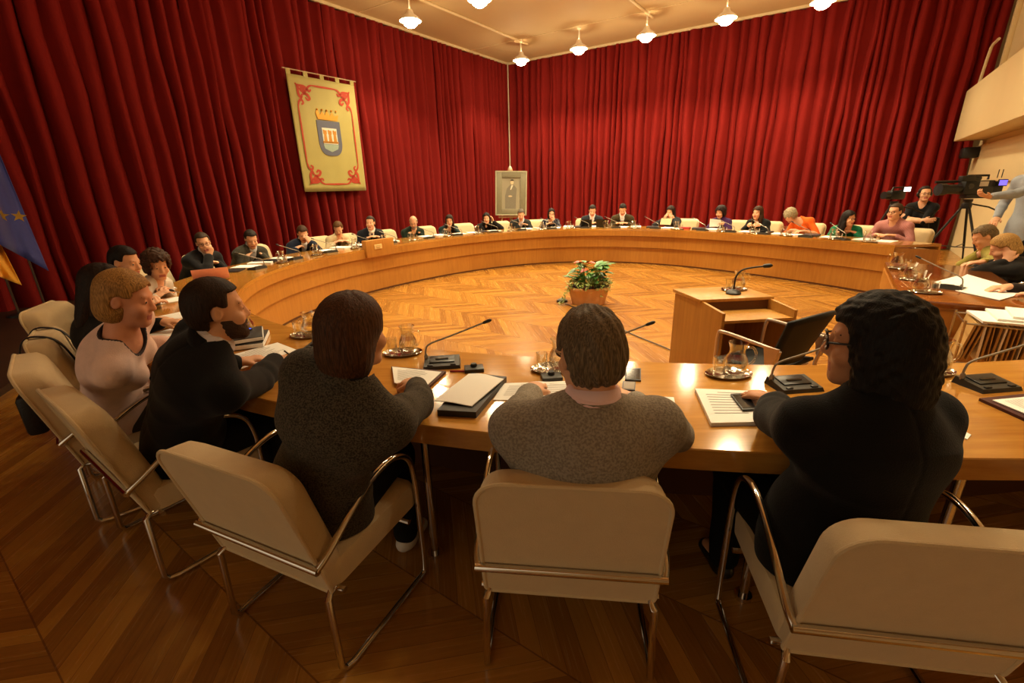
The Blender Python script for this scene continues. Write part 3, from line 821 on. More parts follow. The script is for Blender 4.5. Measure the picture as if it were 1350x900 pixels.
    if suit or top in ('shirt', 'cardigan'):
        for rr, up0, up1, th_ in ((.071, .004, .034, .014), (.069, .014, .046, .009)):
            ring = []
            for i in range(17):
                t = R(-38+256*i/16); ring.append(NB+upn*(up0+(up1-up0)*max(0, math.sin(t)))+sx_*(math.cos(t)*rr*sc)-dep*(math.sin(t)*rr*.97*sc))
            for i in range(16): f.cone(ring[i], ring[i+1], th_*sc, th_*sc, .01)
    if suit or top == 'cardigan':
        a = NB+dep*.09; b = P2+dep*(.165*bw*.70+g+.01)-ax*.06
        f.cone(a, b, .062*sc, .012, .008, op='s')
    elif top in ('tee',):
        f.cone(NB+dep*.06, NB+dep*.12-ax*.1, .06*sc, .02, .01, op='s')
    def band_part(nm_, M_, r0, r1, b0, b1, gap, fdip):
        vs_ = []; fs_ = []; n_ = 28
        for i in range(n_+1):
            t = gap+(2*math.pi-2*gap)*i/n_; bk = .5-.5*math.cos(t)            # t = 0 in front, pi at the back
            for (rr, hh_) in ((r0, b0*bk-fdip*(1-bk)), ((r0+r1)/2+.002, (b0*.45+b1*.55)*bk-fdip*(1-bk)*.5), (r1, b1*(.35+.65*bk)-fdip*(1-bk)*.3)):
                p = NB+upn*hh_*sc+sx_*(math.sin(t)*rr*sc)+dep*(math.cos(t)*rr*1.02*sc); vs_.append(p)
        for i in range(n_):
            for j in range(2): fs_.append([3*i+j, 3*i+j+1, 3*i+j+4, 3*i+j+3])
        o_ = MB().add(vs_, fs_).obj(nm_, M_, body); md_ = o_.modifiers.new('s', 'SOLIDIFY'); md_.thickness = .007; md_.offset = 0
    if suit: band_part('jacket_collar', tm, .088, .074, .03, .09, .75, .02)
    if suit and sex == 'm': band_part('shirt_collar', mat('shirt_%d_%d_%d' % tuple(shirtc), shirtc, rough=.8, var=.05, spec=.2), .067, .062, .05, .118, .2, .005)
    lo, hi = f.bounds(); lo[2] = max(lo[2], .3)
    v, q = nets(f, lo, hi, h)
    v = onseat(v)
    jmi = None; jm = tm
    if trim_neck:
        c_ = v[q].mean(1); a_, b_ = NB+upn*.025, NB+upn*.2; t_ = np.clip((c_-a_)@(b_-a_)/((b_-a_)@(b_-a_)), 0, 1); d1 = np.linalg.norm(c_-a_-t_[:, None]*(b_-a_), axis=1)-nr
        a_, b_ = NB-upn*.02+dep*.03, NB+upn*.1+dep*.06; t_ = np.clip((c_-a_)@(b_-a_)/((b_-a_)@(b_-a_)), 0, 1); d2 = np.linalg.norm(c_-a_-t_[:, None]*(b_-a_), axis=1)-nr*.85
        jmi = (np.minimum(d1, d2) < .013).astype(np.int32); jm = [tm, mat('trim_dark', trim_neck, rough=.8)]
    nm = {'suit': 'jacket', 'blazer': 'jacket', 'sweater': 'sweater', 'shirt': 'shirt', 'tee': 'shirt', 'wide': 'sweater', 'rollneck': 'sweater', 'cardigan': 'cardigan'}[top]
    jk = npmesh(nm, v, q, jm, body, jmi)
    if suit or top == 'cardigan':
        f = Field(); torso(f, .002)
        shc = mat('shirt_%d_%d_%d' % tuple(shirtc), shirtc, rough=.8, var=.05, spec=.2)
        if sex == 'm' and top == 'suit':
            ring = []
            for i in range(17):
                t = 2*math.pi*i/16; ring.append(NB+upn*(.058-.04*max(0, math.cos(t)))+sx_*(math.sin(t)*.057*sc)+dep*(math.cos(t)*.06*sc))
            for i in range(16): f.cone(ring[i], ring[i+1], .012*sc, .012*sc, .02); f.cone(ring[i]+upn*.018, ring[i+1]+upn*.018, .009*sc, .009*sc, .02)
            f.cone(NB+upn*.1, NB+upn*.2, .05*sc, .055*sc, .006, op='s')
        else:
            f.cone(NB+dep*.05, NB+upn*.2, .07*sc, .075*sc, .01, op='s')
        for s in (-1, 1):
            if arms[s]['on']:
                A = arms[s]; dW = _n(A['W']-A['E'])
                f.cone(A['W']-dW*.04, A['W']-dW*.006, .033*sc, .031*sc, .01)
        lo, hi = f.bounds(); lo[2] = max(lo[2], .45)
        v, q = nets(f, lo, hi, h); npmesh('shirt', v, q, shc, body)
        if tie:
            tb = MB(); pts = [NB+upn*.01+dep*.072*sc, P2+dep*(.165*bw*.7+.017)+ax*.05, P2+dep*(.165*bw*.7+.02)-ax*.08, P1+dep*(.143*bw*.74+.02)]
            tb.tube(pts, [.014, .022, .028, .012], 8); tb.obj('tie', mat('tie_%d_%d_%d' % tuple(tie), tie, rough=.6), body)
    if legs:
        f = Field(); lm = mat('trousers_%d_%d_%d' % tuple(legc), legc, rough=.85, var=.1, spec=.2)
        f.cone(P0+np.array([0, 0, -.04]), P0+ax*.06, .172*bw+.008, .16*bw+.008, .04, dep, .74)
        for s in (-1, 1):
            f.cone(hip[s], kn[s], .09*bw, .066*sc, .04); f.cone(kn[s], an_[s], .066*sc, .056*sc, .03)
        f.w = wrinkle(.003); lo, hi = f.bounds(); v, q = nets(f, lo, hi, max(h, .01)); npmesh('trousers', onseat(v), q, lm, body)
        for s in (-1, 1):
            f = Field(); b = an_[s]; f.ell(b+np.array([0, -.01, -.05]), (.042, .055, .045), k=.02); f.cone(b+np.array([0, .02, -.06]), b+np.array([0, .14, -.068]), .038, .032, .03)
            lo, hi = f.bounds(); v, q = nets(f, lo, hi, .009); v[:, 2] = np.maximum(v[:, 2], .004); npmesh('shoe', v, q, mat('shoe_%d_%d_%d' % tuple(shoec), shoec, rough=.4), body)
    body['nb'] = 0
    del body['nb']
    info = dict(body=body, org=org, hands={s: (org+W2L.T@arms[s]['W'], W2L.T@arms[s]['d']) for s in (-1, 1)})
    return info
# ------------------------------------------------------------------ seats round the ring
def ringhit(px, py, off):
    d = ray(px, py); best = None; prev = None
    for i in range(400, 1600):
        t = i*.01; p = d*t+Vector((0, 0, CAMH)); q = p-C0; th = math.atan2(q.y, q.x)
        v = math.hypot(q.x, q.y)-rin(th)-dw(th)-off
        if prev is not None and prev < 0 <= v: best = p
        prev = v
    return best
def inward(p):
    th = math.atan2(p[1]-C0.y, p[0]-C0.x); e = .02
    a = rp(th-e, rin(th-e)); b = rp(th+e, rin(th+e)); t = (b-a).normalized(); n = Vector((-t.y, t.x, 0))
    return math.atan2(n.y, n.x), th
FAR = [
 # px, py, off, dict
 (268, 320, .16, 'man in glasses resting his chin on his fist', dict(head=(-46, 10, 6), hairc=(52, 38, 26), topc=(26, 26, 28), glasses=(20, 18, 16), tie=None, shirtc=(190, 196, 206), pose='fistR', cs=.30)),
 (331, 315, .14, 'man in a grey tweed jacket reading', dict(head=(-34, 26, 0), hairc=(34, 26, 20), topc=(70, 66, 54), pat='tweed', topc2=(40, 38, 32), pscale=160, shirtc=(196, 200, 206), pose='desk', cs=.32)),
 (399, 308, .10, 'man in a navy suit with a hand at his mouth', dict(head=(-34, 30, 0), hairc=(58, 36, 20), topc=(24, 30, 48), shirtc=(240, 240, 244), pose='mouthL', cs=.42)),
 (446, 301, .12, 'woman in a beige cardigan reading with head bowed', dict(sex='f', head=(-46, 34, 0), hair='short', hairc=(84, 56, 26), topc=(206, 186, 146), top='cardigan', shirtc=(120, 98, 74), pose='desk', cs=.0)),
 (488.5, 294, .18, 'upright man in a dark suit and tie', dict(head=(-52, 2, 0), hairc=(50, 40, 34), topc=(26, 30, 40), tie=(40, 44, 70), pose='desk', cs=.24)),
 (545, 293, .12, 'bald man in a dark green jumper at the name plate', dict(head=(-40, 22, 0), hair='bald', hairc=(120, 108, 94), topc=(30, 44, 34), top='shirt', glasses=(60, 50, 40), pose='desk', cs=.34, beard=(140, 130, 118))),
 (592.5, 291, .12, 'woman in a dark teal jacket with long dark hair', dict(sex='f', head=(-34, 8, 0), hair='long', hairc=(36, 24, 18), topc=(28, 48, 50), top='blazer', shirtc=(40, 60, 60), pose='desk', cs=.3)),
 (641.5, 288, .14, 'woman in a black jacket raising a hand to her hair', dict(sex='f', head=(-30, 2, 4), hair='long', hairc=(24, 16, 14), topc=(18, 16, 18), top='blazer', shirtc=(236, 232, 226), pose='hairL', cs=.34)),
 (687, 283, .14, 'grey haired man in a charcoal suit writing', dict(head=(-20, 20, 0), hairc=(84, 76, 66), topc=(44, 46, 46), shirtc=(226, 222, 236), pose='writeR', cs=.34)),
 (727, 282, .14, 'woman in a dotted navy blouse with hand on chin', dict(sex='f', head=(-4, 4, 0), hair='bob', hairc=(26, 20, 18), topc=(26, 28, 42), pat='dots', topc2=(220, 220, 226), pscale=34, top='wide', glasses=(24, 20, 20), pose='fistL', cs=.28)),
 (781, 277.5, .12, 'man in a dark grey suit looking down at a tablet', dict(head=(4, 24, 0), hairc=(34, 24, 18), topc=(42, 46, 52), shirtc=(236, 238, 242), pose='desk', cs=.1)),
 (821, 276, .12, 'man in an olive brown jacket looking down', dict(head=(4, 32, 0), hairc=(26, 20, 16), topc=(62, 52, 32), shirtc=(226, 228, 232), pose='desk', cs=.02)),
 (884, 279, .14, 'woman with long dark hair holding up a leaflet', dict(sex='f', head=(-10, 16, 0), hair='long', hairc=(34, 22, 18), topc=(36, 38, 42), top='blazer', shirtc=(110, 96, 84), pose='hold', cs=-.22)),
 (950, 279.5, .14, 'woman with curly dark hair in a purple top', dict(sex='f', head=(-4, 18, 0), hair='curly', hairc=(36, 22, 20), topc=(62, 34, 82), top='rollneck', pose='holdlow', cs=-.22)),
 (999, 280.5, .14, 'woman with long brown hair in a black jacket', dict(sex='f', head=(-6, 6, 0), hair='long', hairc=(58, 38, 24), topc=(20, 22, 22), top='blazer', shirtc=(24, 22, 22), pose='holdlow', cs=.0)),
 (1042, 284, .02, 'grey haired woman in a bright orange waistcoat stooping', dict(sex='f', head=(4, 55, 0), hair='curly', hairc=(150, 138, 110), topc=(236, 104, 32), top='tee', sleeve=.3, pose='stoop', cs=-.05)),
 (1118.5, 288, .10, 'dark haired woman in a green top turned sideways', dict(sex='f', head=(76, 6, 0), hair='long', hairc=(28, 22, 20), topc=(30, 118, 84), top='wide', glasses=(24, 20, 20), pose='desk', cs=.05)),
 (1180, 279.5, .22, 'man in glasses and a pink checked shirt', dict(head=(-6, 2, 0), hairc=(60, 46, 34), topc=(184, 128, 124), top='shirt', pat='check', topc2=(170, 112, 110), pscale=60, glasses=(20, 18, 18), pose='desk', cs=-.05, build=1.08)),
]
DESKP = {
 'desk': (dict(l=(-.13, .36, .80), curl=22), dict(l=(.12, .38, .80), curl=26)),
 'writeR': (dict(l=(-.16, .36, .80)), dict(l=(.06, .36, .82), curl=40)),
}
SEATS = []
SHORT = {268: 'man in glasses with chin on his fist', 331: 'man in grey tweed', 399: 'man in the navy suit', 446: 'woman in the beige cardigan', 488.5: 'upright man in suit and tie', 545: 'bald man at the name plate', 592.5: 'woman in dark teal', 641.5: 'woman raising a hand to her hair', 687: 'grey haired man in charcoal', 727: 'woman in the dotted blouse', 781: 'man in dark grey with a tablet', 821: 'man in the olive brown jacket', 884: 'woman with the leaflet', 950: 'woman in purple', 999: 'brown haired woman in black', 1042: 'woman in the orange waistcoat', 1118.5: 'woman in green', 1180: 'man in the pink shirt'}
def who_hands(pose, hcl, sc):
    """targets in the figure's own frame; hcl = head centre there"""
    x, y, z = hcl
    if pose in DESKP: return DESKP[pose]
    if pose == 'fistR': return dict(l=(-.12, .36, .80)), dict(l=(x+.03, y+.09, z-.155), d=(-.3, .2, .9), n=(-.3, -.9, .2), curl=75, pole=(.7, .2, -.8))
    if pose == 'fistL': return dict(l=(x-.03, y+.09, z-.155), d=(.3, .2, .9), n=(.3, -.9, .2), curl=75, pole=(-.7, .2, -.8)), dict(l=(.12, .36, .80))
    if pose == 'mouthL': return dict(l=(x-.02, y+.13, z-.14), d=(.3, -.1, .9), n=(.2, -.95, .0), curl=45, pole=(-.7, .2, -.8)), dict(l=(.16, .40, .80), curl=40)
    if pose == 'hairL': return dict(l=(x-.15, y+.03, z-.08), d=(.2, -.2, .95), n=(.95, .1, 0), curl=30, pole=(-.7, .3, -.8)), dict(l=(.10, .36, .80))
    if pose == 'hold': return dict(l=(-.1, .34, .90), d=(.3, .6, .6), n=(.9, -.2, .2), curl=45), dict(l=(.12, .34, .90), d=(-.3, .6, .6), n=(-.9, -.2, .2), curl=45)
    if pose == 'holdlow': return dict(l=(-.12, .34, .84), d=(.3, .8, .2), n=(.7, -.2, -.6), curl=40), dict(l=(.12, .34, .84), d=(-.3, .8, .2), n=(-.7, -.2, -.6), curl=40)
    if pose == 'stoop': return dict(l=(-.02, .42, .80), curl=30), dict(l=(.22, .38, .80), curl=30)
for px, py, off, who, kw in FAR:
    kw = dict(kw); pose = kw.pop('pose'); cs = kw.pop('cs')
    hc = ringhit(px, py, off); az, th = inward(hc); yw = kw['head']; az0 = az; az = az+R(.3*yw[0]); kw['head'] = (yw[0]*.7,)+tuple(yw[1:])
    sc = 1.0 if kw.get('sex', 'm') == 'm' else .95
    if pose == 'stoop':
        pel = ringhit(px+34, py, .3); nk = ringhit(px+13, py+7, .1); kw['neck'] = (nk.x, nk.y, hc.z-.09)
    else: pel = None
    rz = az-math.pi/2; nb = np.array(hc)+np.array([math.cos(az), math.sin(az), 0])*(-.045*sc)+np.array([0, 0, -.155*sc])
    dz = nb[2]-.53; hor = min(.34, math.sqrt(max(.25*sc*sc-dz*dz, .0025))) 
    if pose != 'stoop': hcl = (0, .045*sc+hor, hc.z)
    else: hcl = (0, .2, hc.z)
    Lh, Rh = who_hands(pose, hcl, sc)
    # keep the hands on the desk top: rim of the desk is at the rim
    label = {'m': '', 'f': ''}[kw.get('sex', 'm')]+who
    inf = person(label, hc, az, Lh, Rh, pelvis=None if pel is None else (pel.x, pel.y), sc=sc, h=.0085, **kw)
    SEATS.append(dict(th=th, who=SHORT[px], az=az0, hc=hc, inf=inf))
    cth = th+cs/(rin(th)+dw(th)); cpos = rp(cth, rin(cth)+dw(cth)+.40); caz, _ = inward(cpos)
    chair(cpos.x, cpos.y, caz, 'cream chair of the '+SHORT[px], 'cream council chairs round the ring')
    print('FAR', who, 'z', round(hc.z, 2), 'th', round(math.degrees(th)))

# ------------------------------------------------------------------ people at the near left
def near(px, py, dep): return pd(px, py, dep)
w = at(372, 469, .785)
P1 = person('bearded man in a black suit writing with a pen', near(286, 409, 1.96), R(50), dict(l=(-.15, .36, .80)),
            dict(w=w, d=None, dw=(.75, .6, -.15), curl=38, pole=(.6, -.3, -.7)), head=(-14, 4, 0), pelvis=(-1.59, 1.92), sc=1.06, hairc=(40, 27, 18), beard=(62, 40, 26), topc=(17, 17, 19), shirtc=(216, 212, 224), h=.0058, skinc='fair', build=1.08)
P2 = person('woman with a dark brown bob in a charcoal tweed jacket', near(466, 440, 1.47), R(70), dict(l=(-.12, .40, .80)),
            dict(w=at(556, 500, .80), dw=(-.6, .8, -.1), curl=30, pole=(1, -.35, -.1)), head=(-14, 4, 4), pelvis=(-.76, 1.47), sc=1.0, sex='f', hair='bob', hairc=(70, 45, 28), top='blazer', shirtc=(30, 28, 26), topc=(84, 78, 66), pat='tweed', topc2=(44, 41, 36), pscale=190, h=.0058, legc=(24, 24, 24), shoec=(220, 216, 208), build=1.1)
P3 = person('man in a grey jacket with a pink collar seen from behind', near(777, 468, 1.33), R(90), dict(l=(-.14, .38, .80)),
            dict(w=at(832, 526, .80), dw=(-.55, .75, .1), n=(-.4, .2, -.8), curl=34, pole=(.9, -.6, -.55)), head=(14, 14, 0), pelvis=(.22, 1.43), sc=1.08, neck=None, hair='tousled', hairc=(104, 90, 70), topc=(158, 150, 136), pat='tweed', topc2=(128, 120, 108), pscale=150, shirtc=(250, 218, 222), glasses=(70, 50, 40), h=.0055, legc=(40, 40, 42), build=1.14)
P4 = person('woman with thick black hair and dark glasses in black', near(1152, 452, 1.30), R(95), dict(w=at(1022, 524, .785), dw=(-.5, .85, -.1), curl=24, pole=(-1, -.3, -.3)),
            dict(l=(.24, .34, .80), pole=(.9, -.5, -.4)), head=(52, 6, 0), pelvis=(1.04, 1.2), sc=1.06, sex='f', hair='curlylong', hairc=(17, 15, 14), top='blazer', topc=(13, 13, 14), shirtc=(16, 16, 16), glasses=(24, 18, 18), h=.0058, skinc='tan', legc=(14, 14, 15), build=1.22)
P5 = person('woman with a blonde bob in a pale pink jumper', near(166, 394, 2.12), R(28), dict(l=(-.02, .38, .86), d=(.2, .3, .8), curl=50),
            dict(w=at(232, 430, .82), dw=(.8, .5, .1), curl=30, pole=(.5, -.6, -.6)), head=(-12, 16, 0), pelvis=(-2.19, 2.28), sc=1.02, sex='f', hair='bobear', hairc=(158, 118, 66), top='wide', topc=(238, 208, 198), sleeve=.8, trim_neck=(40, 34, 38), h=.006, skinc='pink', legc=(60, 56, 44), build=1.12)
P6 = person('woman in a black jumper with long dark hair hiding her face', near(138, 378, 2.75), R(34), dict(l=(-.08, .36, .82)),
            dict(w=at(222, 412, .81), dw=(.8, .5, -.1), curl=24, pole=(.5, -.6, -.6)), head=(-6, 16, 0), sc=1.0, sex='f', hair='long', hairc=(34, 22, 17), top='sweater', topc=(20, 19, 20), h=.0075, pelvis=(-2.68, 2.8))
P7 = person('dark haired man in profile in a brown jacket', near(165, 346, 3.75), R(20), dict(l=(-.06, .36, .82)),
            dict(l=(.12, .38, .80)), head=(-20, 14, 0), sc=1.02, hair='short', hairc=(24, 18, 15), topc=(58, 50, 38), h=.0075, skinc='fair')
P8 = person('woman in a pale grey jumper with wavy brown hair looking down', near(207, 349, 4.2), R(6), dict(l=(-.06, .38, .80)),
            dict(l=(.16, .40, .80)), head=(-42, 20, 0), sc=1.0, sex='f', hair='curly', hairc=(62, 40, 26), top='sweater', topc=(206, 196, 182), h=.0075)
NEARW = [('bearded man in black', P1), ('woman in charcoal tweed', P2), ('man in the grey jacket', P3), ('woman in black with glasses', P4), ('woman in the pink jumper', P5), ('long haired woman in black at left', P6), ('man in the brown jacket', P7), ('woman in the pale grey jumper', P8)]
def fwd2(rear, f): 
    f = Vector((f[0], f[1], 0)).normalized(); return Vector((rear[0], rear[1], 0))+f*.25, math.atan2(f.y, f.x)
for rear, f, lab in (((-.90, 1.30), (.41, .91), 'cream chair with chrome arms under the woman in charcoal tweed'),
                     ((-1.82, 1.78), (.58, .814), 'cream chair with chrome arms behind the bearded man'),
                     ((.165, 1.15), (.12, .99), 'cream chair seen squarely from behind under the man in grey'),
                     ((1.04, .90), (.16, .985), 'cream chair cut by the lower right corner of the photo'),
                     ((-2.43, 2.22), (.72, .69), 'cream chair of the woman in the pink jumper'),
                     ((-2.83, 2.72), (.8, .6), 'cream chair of the long haired woman, with black straps over its back'),
                     ((-3.54, 3.47), (.94, .35), 'cream chair of the man in the brown jacket'),
                     ((-3.75, 4.5), (.98, .2), 'cream chair of the woman in the pale grey jumper')):
    c, a = fwd2(rear, f); chair(c.x, c.y, a, lab, 'cream council chairs round the ring')

# ------------------------------------------------------------------ clerks' table, press corner
def vhit(px, py, v):
    d = ray(px, py); c = SC0; k = (SV.x*(c.x)+SV.y*(c.y))+v
    t = k/(SV.x*d.x+SV.y*d.y); return d*t+Vector((0, 0, CAMH))
azc = math.atan2(-SV.y, -SV.x)
h9 = vhit(1298, 312, .9); print('P29', h9)
P29 = person('grey haired person in an olive green jumper bent over papers', h9, azc, dict(w=at(1272, 355, .80), dw=(-.8, .4, -.1), curl=25), dict(l=(.02, .2+.13, h9.z-.14), d=(-.2, .1, .9), n=(-.2, -.95, .1), curl=60, pole=(.7, .3, -.8)), head=(10, 30, 0), hair='tousled', hairc=(112, 96, 72), top='sweater', topc=(150, 142, 70), h=.0075)
h10 = vhit(1324, 326, .9); print('P30', h10)
P30 = person('blonde woman in black resting her cheek on her hand', h10, azc, dict(l=(-.1, .36, h10.z-.13), d=(.2, -.1, .95), n=(.9, -.3, .1), curl=40, pole=(-.6, .4, -.8)), dict(l=(.14, .38, .80)), head=(-6, 30, -8), sex='f', hair='bobear', hairc=(158, 122, 70), top='sweater', topc=(26, 24, 24), h=.0075)
h11 = SC0+SU*.35+SV*1.0; h11.z = 1.17
P31 = person('person at the right frame edge with only a hand in view', h11, azc, dict(l=(-.12, .36, .80)), dict(w=at(1330, 378, .80), dw=(-.8, .3, -.1), curl=35), hair='short', hairc=(40, 30, 22), top='sweater', topc=(40, 30, 26), h=.0085)
for h_, lab in ((h9, 'cream chair of the grey haired person in olive'), (h10, 'cream chair of the blonde woman in black'), (h11, 'cream chair at the right frame edge')):
    c = Vector((h_.x, h_.y, 0))+SV*.28; chair(c.x, c.y, azc, lab, 'cream council chairs round the ring')
h7 = aty(1219, 256, 8.3)
P27 = person('woman with headphones and crossed arms in a black shirt', h7, R(215), dict(l=(.14, .2, .98), d=(.9, .2, .1), n=(0, -1, .1), curl=20, pole=(-.9, .3, -.5)), dict(l=(-.1, .24, .94), d=(-.9, .2, .1), n=(0, -1, .1), curl=20, pole=(.9, .3, -.5)), head=(30, -4, 0), sex='f', hair='bun', hairc=(30, 22, 18), top='tee', topc=(20, 20, 22), sleeve=.35, h=.0085, glasses=(20, 20, 20), legc=(26, 26, 28))
h8 = aty(1368, 213, 6.2)
P28 = person('cameraman in a grey blue shirt reaching to the television camera', h8, R(178), dict(w=aty(1272, 268, 6.3), dw=(-.9, .1, .2), n=(.2, .3, .9), curl=35, pole=(.2, -.4, -.8)), dict(l=(.2, .2, 1.1)), head=(0, 6, 0), sc=1.06, hair='short', hairc=(50, 40, 32), top='shirt', topc=(150, 158, 170), standing=True, h=.0085, legc=(30, 30, 34))
# ------------------------------------------------------------------ table-top kit
MICM = mat('mic_base_grey', (52, 50, 45), rough=.42); MICD = mat('mic_dark', (30, 29, 27), rough=.35)
STEM = mat('gooseneck_metal', (150, 142, 130), rough=.32, metal=.5); STEML = mat('gooseneck_pale', (190, 180, 166), rough=.35, metal=.4)
def make_mic():
    r = empty('gooseneck_microphone'); tag(r, 'x', 'microphone')
    mb = MB(); vs = []; W_, D_ = .2, .135
    lowr = [(-W_/2, -D_/2, 0), (W_/2, -D_/2, 0), (W_/2, D_/2, 0), (-W_/2, D_/2, 0)]
    top = [(-W_/2+.006, -D_/2+.006, .018), (W_/2-.006, -D_/2+.006, .018), (W_/2-.006, D_/2-.006, .034), (-W_/2+.006, D_/2-.006, .034)]
    mb.add(lowr+top, [[3, 2, 1, 0], [4, 5, 6, 7], [0, 1, 5, 4], [1, 2, 6, 5], [2, 3, 7, 6], [3, 0, 4, 7]], 0, False); b = mb.obj('base', MICM, r)
    rt = Matrix.Rotation(R(7.4), 3, 'X')
    MB().box((0, .012, .0295), (.135, .075, .008), rt, bev=.002).obj('speaker_panel', MICD, b)
    MB().box((0, .005, .0345), (.07, .012, .004), rt).obj('display', mat('mic_display', (16, 18, 20), rough=.15), b)
    MB().box((.06, -.05, .022), (.03, .014, .006), bev=.002).box((-.06, -.05, .022), (.03, .014, .006), bev=.002).obj('button', MICD, b)
    pth = smoothpath([(-.085, .04, .025), (-.085, .04, .075), (-.06, .038, .112), (.05, .02, .155), (.235, -.015, .23)], 6)
    MB().tube(pth, .005, 8).lathe([(.011, 0), (.011, .02), (.007, .03)], 10, (-.085, .04, .024)).obj('gooseneck', STEM, r)
    a = Vector((.23, -.014, .228)); d = (Vector((.235, -.015, .23))-Vector((.05, .02, .155))).normalized()
    MB().tube([a, a+d*.008, a+d*.04, a+d*.05], [.005, .0085, .0095, .004], 10).obj('capsule', BLACKP, r)
    return r
_mic = [make_mic(), 0]
def put(proto, pos, rz, label, group=None, scale=None):
    if proto[1] == 0:
        o = proto[0]; o.location = pos; o.rotation_euler = (0, 0, rz); o['label'] = label
        if group: o['group'] = group
        if scale: o.scale = scale
    else: o = dup(proto[0], pos, rz, label, group, scale)
    proto[1] += 1; return o
def make_jug():
    r = MB().lathe([(.0, .0), (.04, .0), (.049, .012), (.055, .035), (.055, .06), (.048, .085), (.037, .105), (.034, .122), (.041, .15), (.046, .162), (.044, .162), (.039, .15), (.032, .122), (.035, .105), (.046, .084), (.052, .06), (.052, .036), (.046, .012), (.0, .006)], 18).obj('water_jug', GLASS)
    tag(r, 'x', 'jug')
    MB().tube(smoothpath([(.036, 0, .135), (.066, 0, .138), (.084, 0, .11), (.078, 0, .07), (.053, 0, .045)], 5), .006, 8).obj('handle', GLASS, r)
    MB().lathe([(.0, .007), (.045, .013), (.051, .036), (.051, .06), (.045, .082), (.0, .082)], 16).obj('water', WATER, r)
    return r
def make_glass():
    r = MB().lathe([(.0, .0), (.026, .0), (.027, .01), (.03, .095), (.028, .095), (.025, .012), (.0, .01)], 16).obj('drinking_glass', GLASS); tag(r, 'x', 'glass'); return r
def make_tray():
    r = MB().lathe([(.0, .0), (.085, .0), (.1, .012), (.098, .014), (.084, .004), (.0, .004)], 26, sx=1.15, sy=.8).obj('metal_tray', mat('tray_steel', (190, 182, 168), rough=.15, metal=1)); tag(r, 'x', 'tray'); return r
_jug = [make_jug(), 0]; _gl = [make_glass(), 0]; _tr = [make_tray(), 0]
def waterset(pos, rz, who, two=False):
    z = pos.z; cx = Vector((math.cos(rz), math.sin(rz), 0)); cy = Vector((-cx.y, cx.x, 0))
    put(_tr, pos, rz, 'steel tray with jug near the '+who, 'steel water trays')
    p = pos+cx*.035+cy*.005; p.z = z+.0045; put(_jug, p, rz-.3, 'glass water jug near the '+who, 'glass water jugs')
    p = pos-cx*.055-cy*.005; p.z = z+.0045; put(_gl, p, rz, 'empty drinking glass near the '+who, 'drinking glasses')
LINE = mat('print_grey', (150, 148, 144), rough=.8)
def sheet(corners, t, label, name='document', M=None, lines=True, group=None, cat='paper', curl=0.0):
    """four corner points on a surface (near left, near right, far right, far left)"""
    P = [Vector(c) for c in corners]; n = 8; vs = []; fs = []
    for i in range(n+1):
        for j in range(n+1):
            u, v = i/n, j/n; p = (P[0]*(1-u)+P[1]*u)*(1-v)+(P[3]*(1-u)+P[2]*u)*v
            p = p.copy(); p.z += t+curl*(math.sin(math.pi*(.15+.85*u))**2*.6*(.4+.6*v)+.4*v*u); vs.append(p)
    m = len(vs)
    for i in range(n+1):
        for j in range(n+1):
            u, v = i/n, j/n; p = (P[0]*(1-u)+P[1]*u)*(1-v)+(P[3]*(1-u)+P[2]*u)*v; q = p.copy()
            if curl: q.z = vs[i*(n+1)+j].z-t
            vs.append(q)
    for i in range(n):
        for j in range(n):
            a = i*(n+1)+j; fs.append([a, a+n+1, a+n+2, a+1]); fs.append([m+a, m+a+1, m+a+n+2, m+a+n+1])
    for i in range(n):
        for a, b in (((i)*(n+1), (i+1)*(n+1)), ((i+1)*(n+1)+n, i*(n+1)+n), (i+1, i), (n*(n+1)+i, n*(n+1)+i+1)):
            fs.append([b, a, m+a, m+b])
    o = MB().add(vs, fs, 0, False).obj(name, M or PAPER); tag(o, label, cat, group)
    if lines and not curl:
        mb = MB(); rnd = random.Random(len(bpy.data.objects))
        for k in range(9):
            v0 = .9-.08*k; v1 = v0-.018; a, b = .12, rnd.uniform(.6, .88)
            if k == 0: a, b = .3, .7
            q = []
            for u, v in ((a, v0), (b, v0), (b, v1), (a, v1)):
                p = (P[0]*(1-u)+P[1]*u)*(1-v)+(P[3]*(1-u)+P[2]*u)*v; p = p.copy(); p.z += t+.0008; q.append(p)
            mb.add(q, [[0, 1, 2, 3]], 0, False)
        mb.obj('printed_lines', LINE, o)
    return o
def rect(c, rz, w, d):
    x = Vector((math.cos(rz), math.sin(rz), 0))*(w/2); y = Vector((-math.sin(rz), math.cos(rz), 0))*(d/2)
    return [c-x-y, c+x-y, c+x+y, c-x+y]
rnd = random.Random(21)
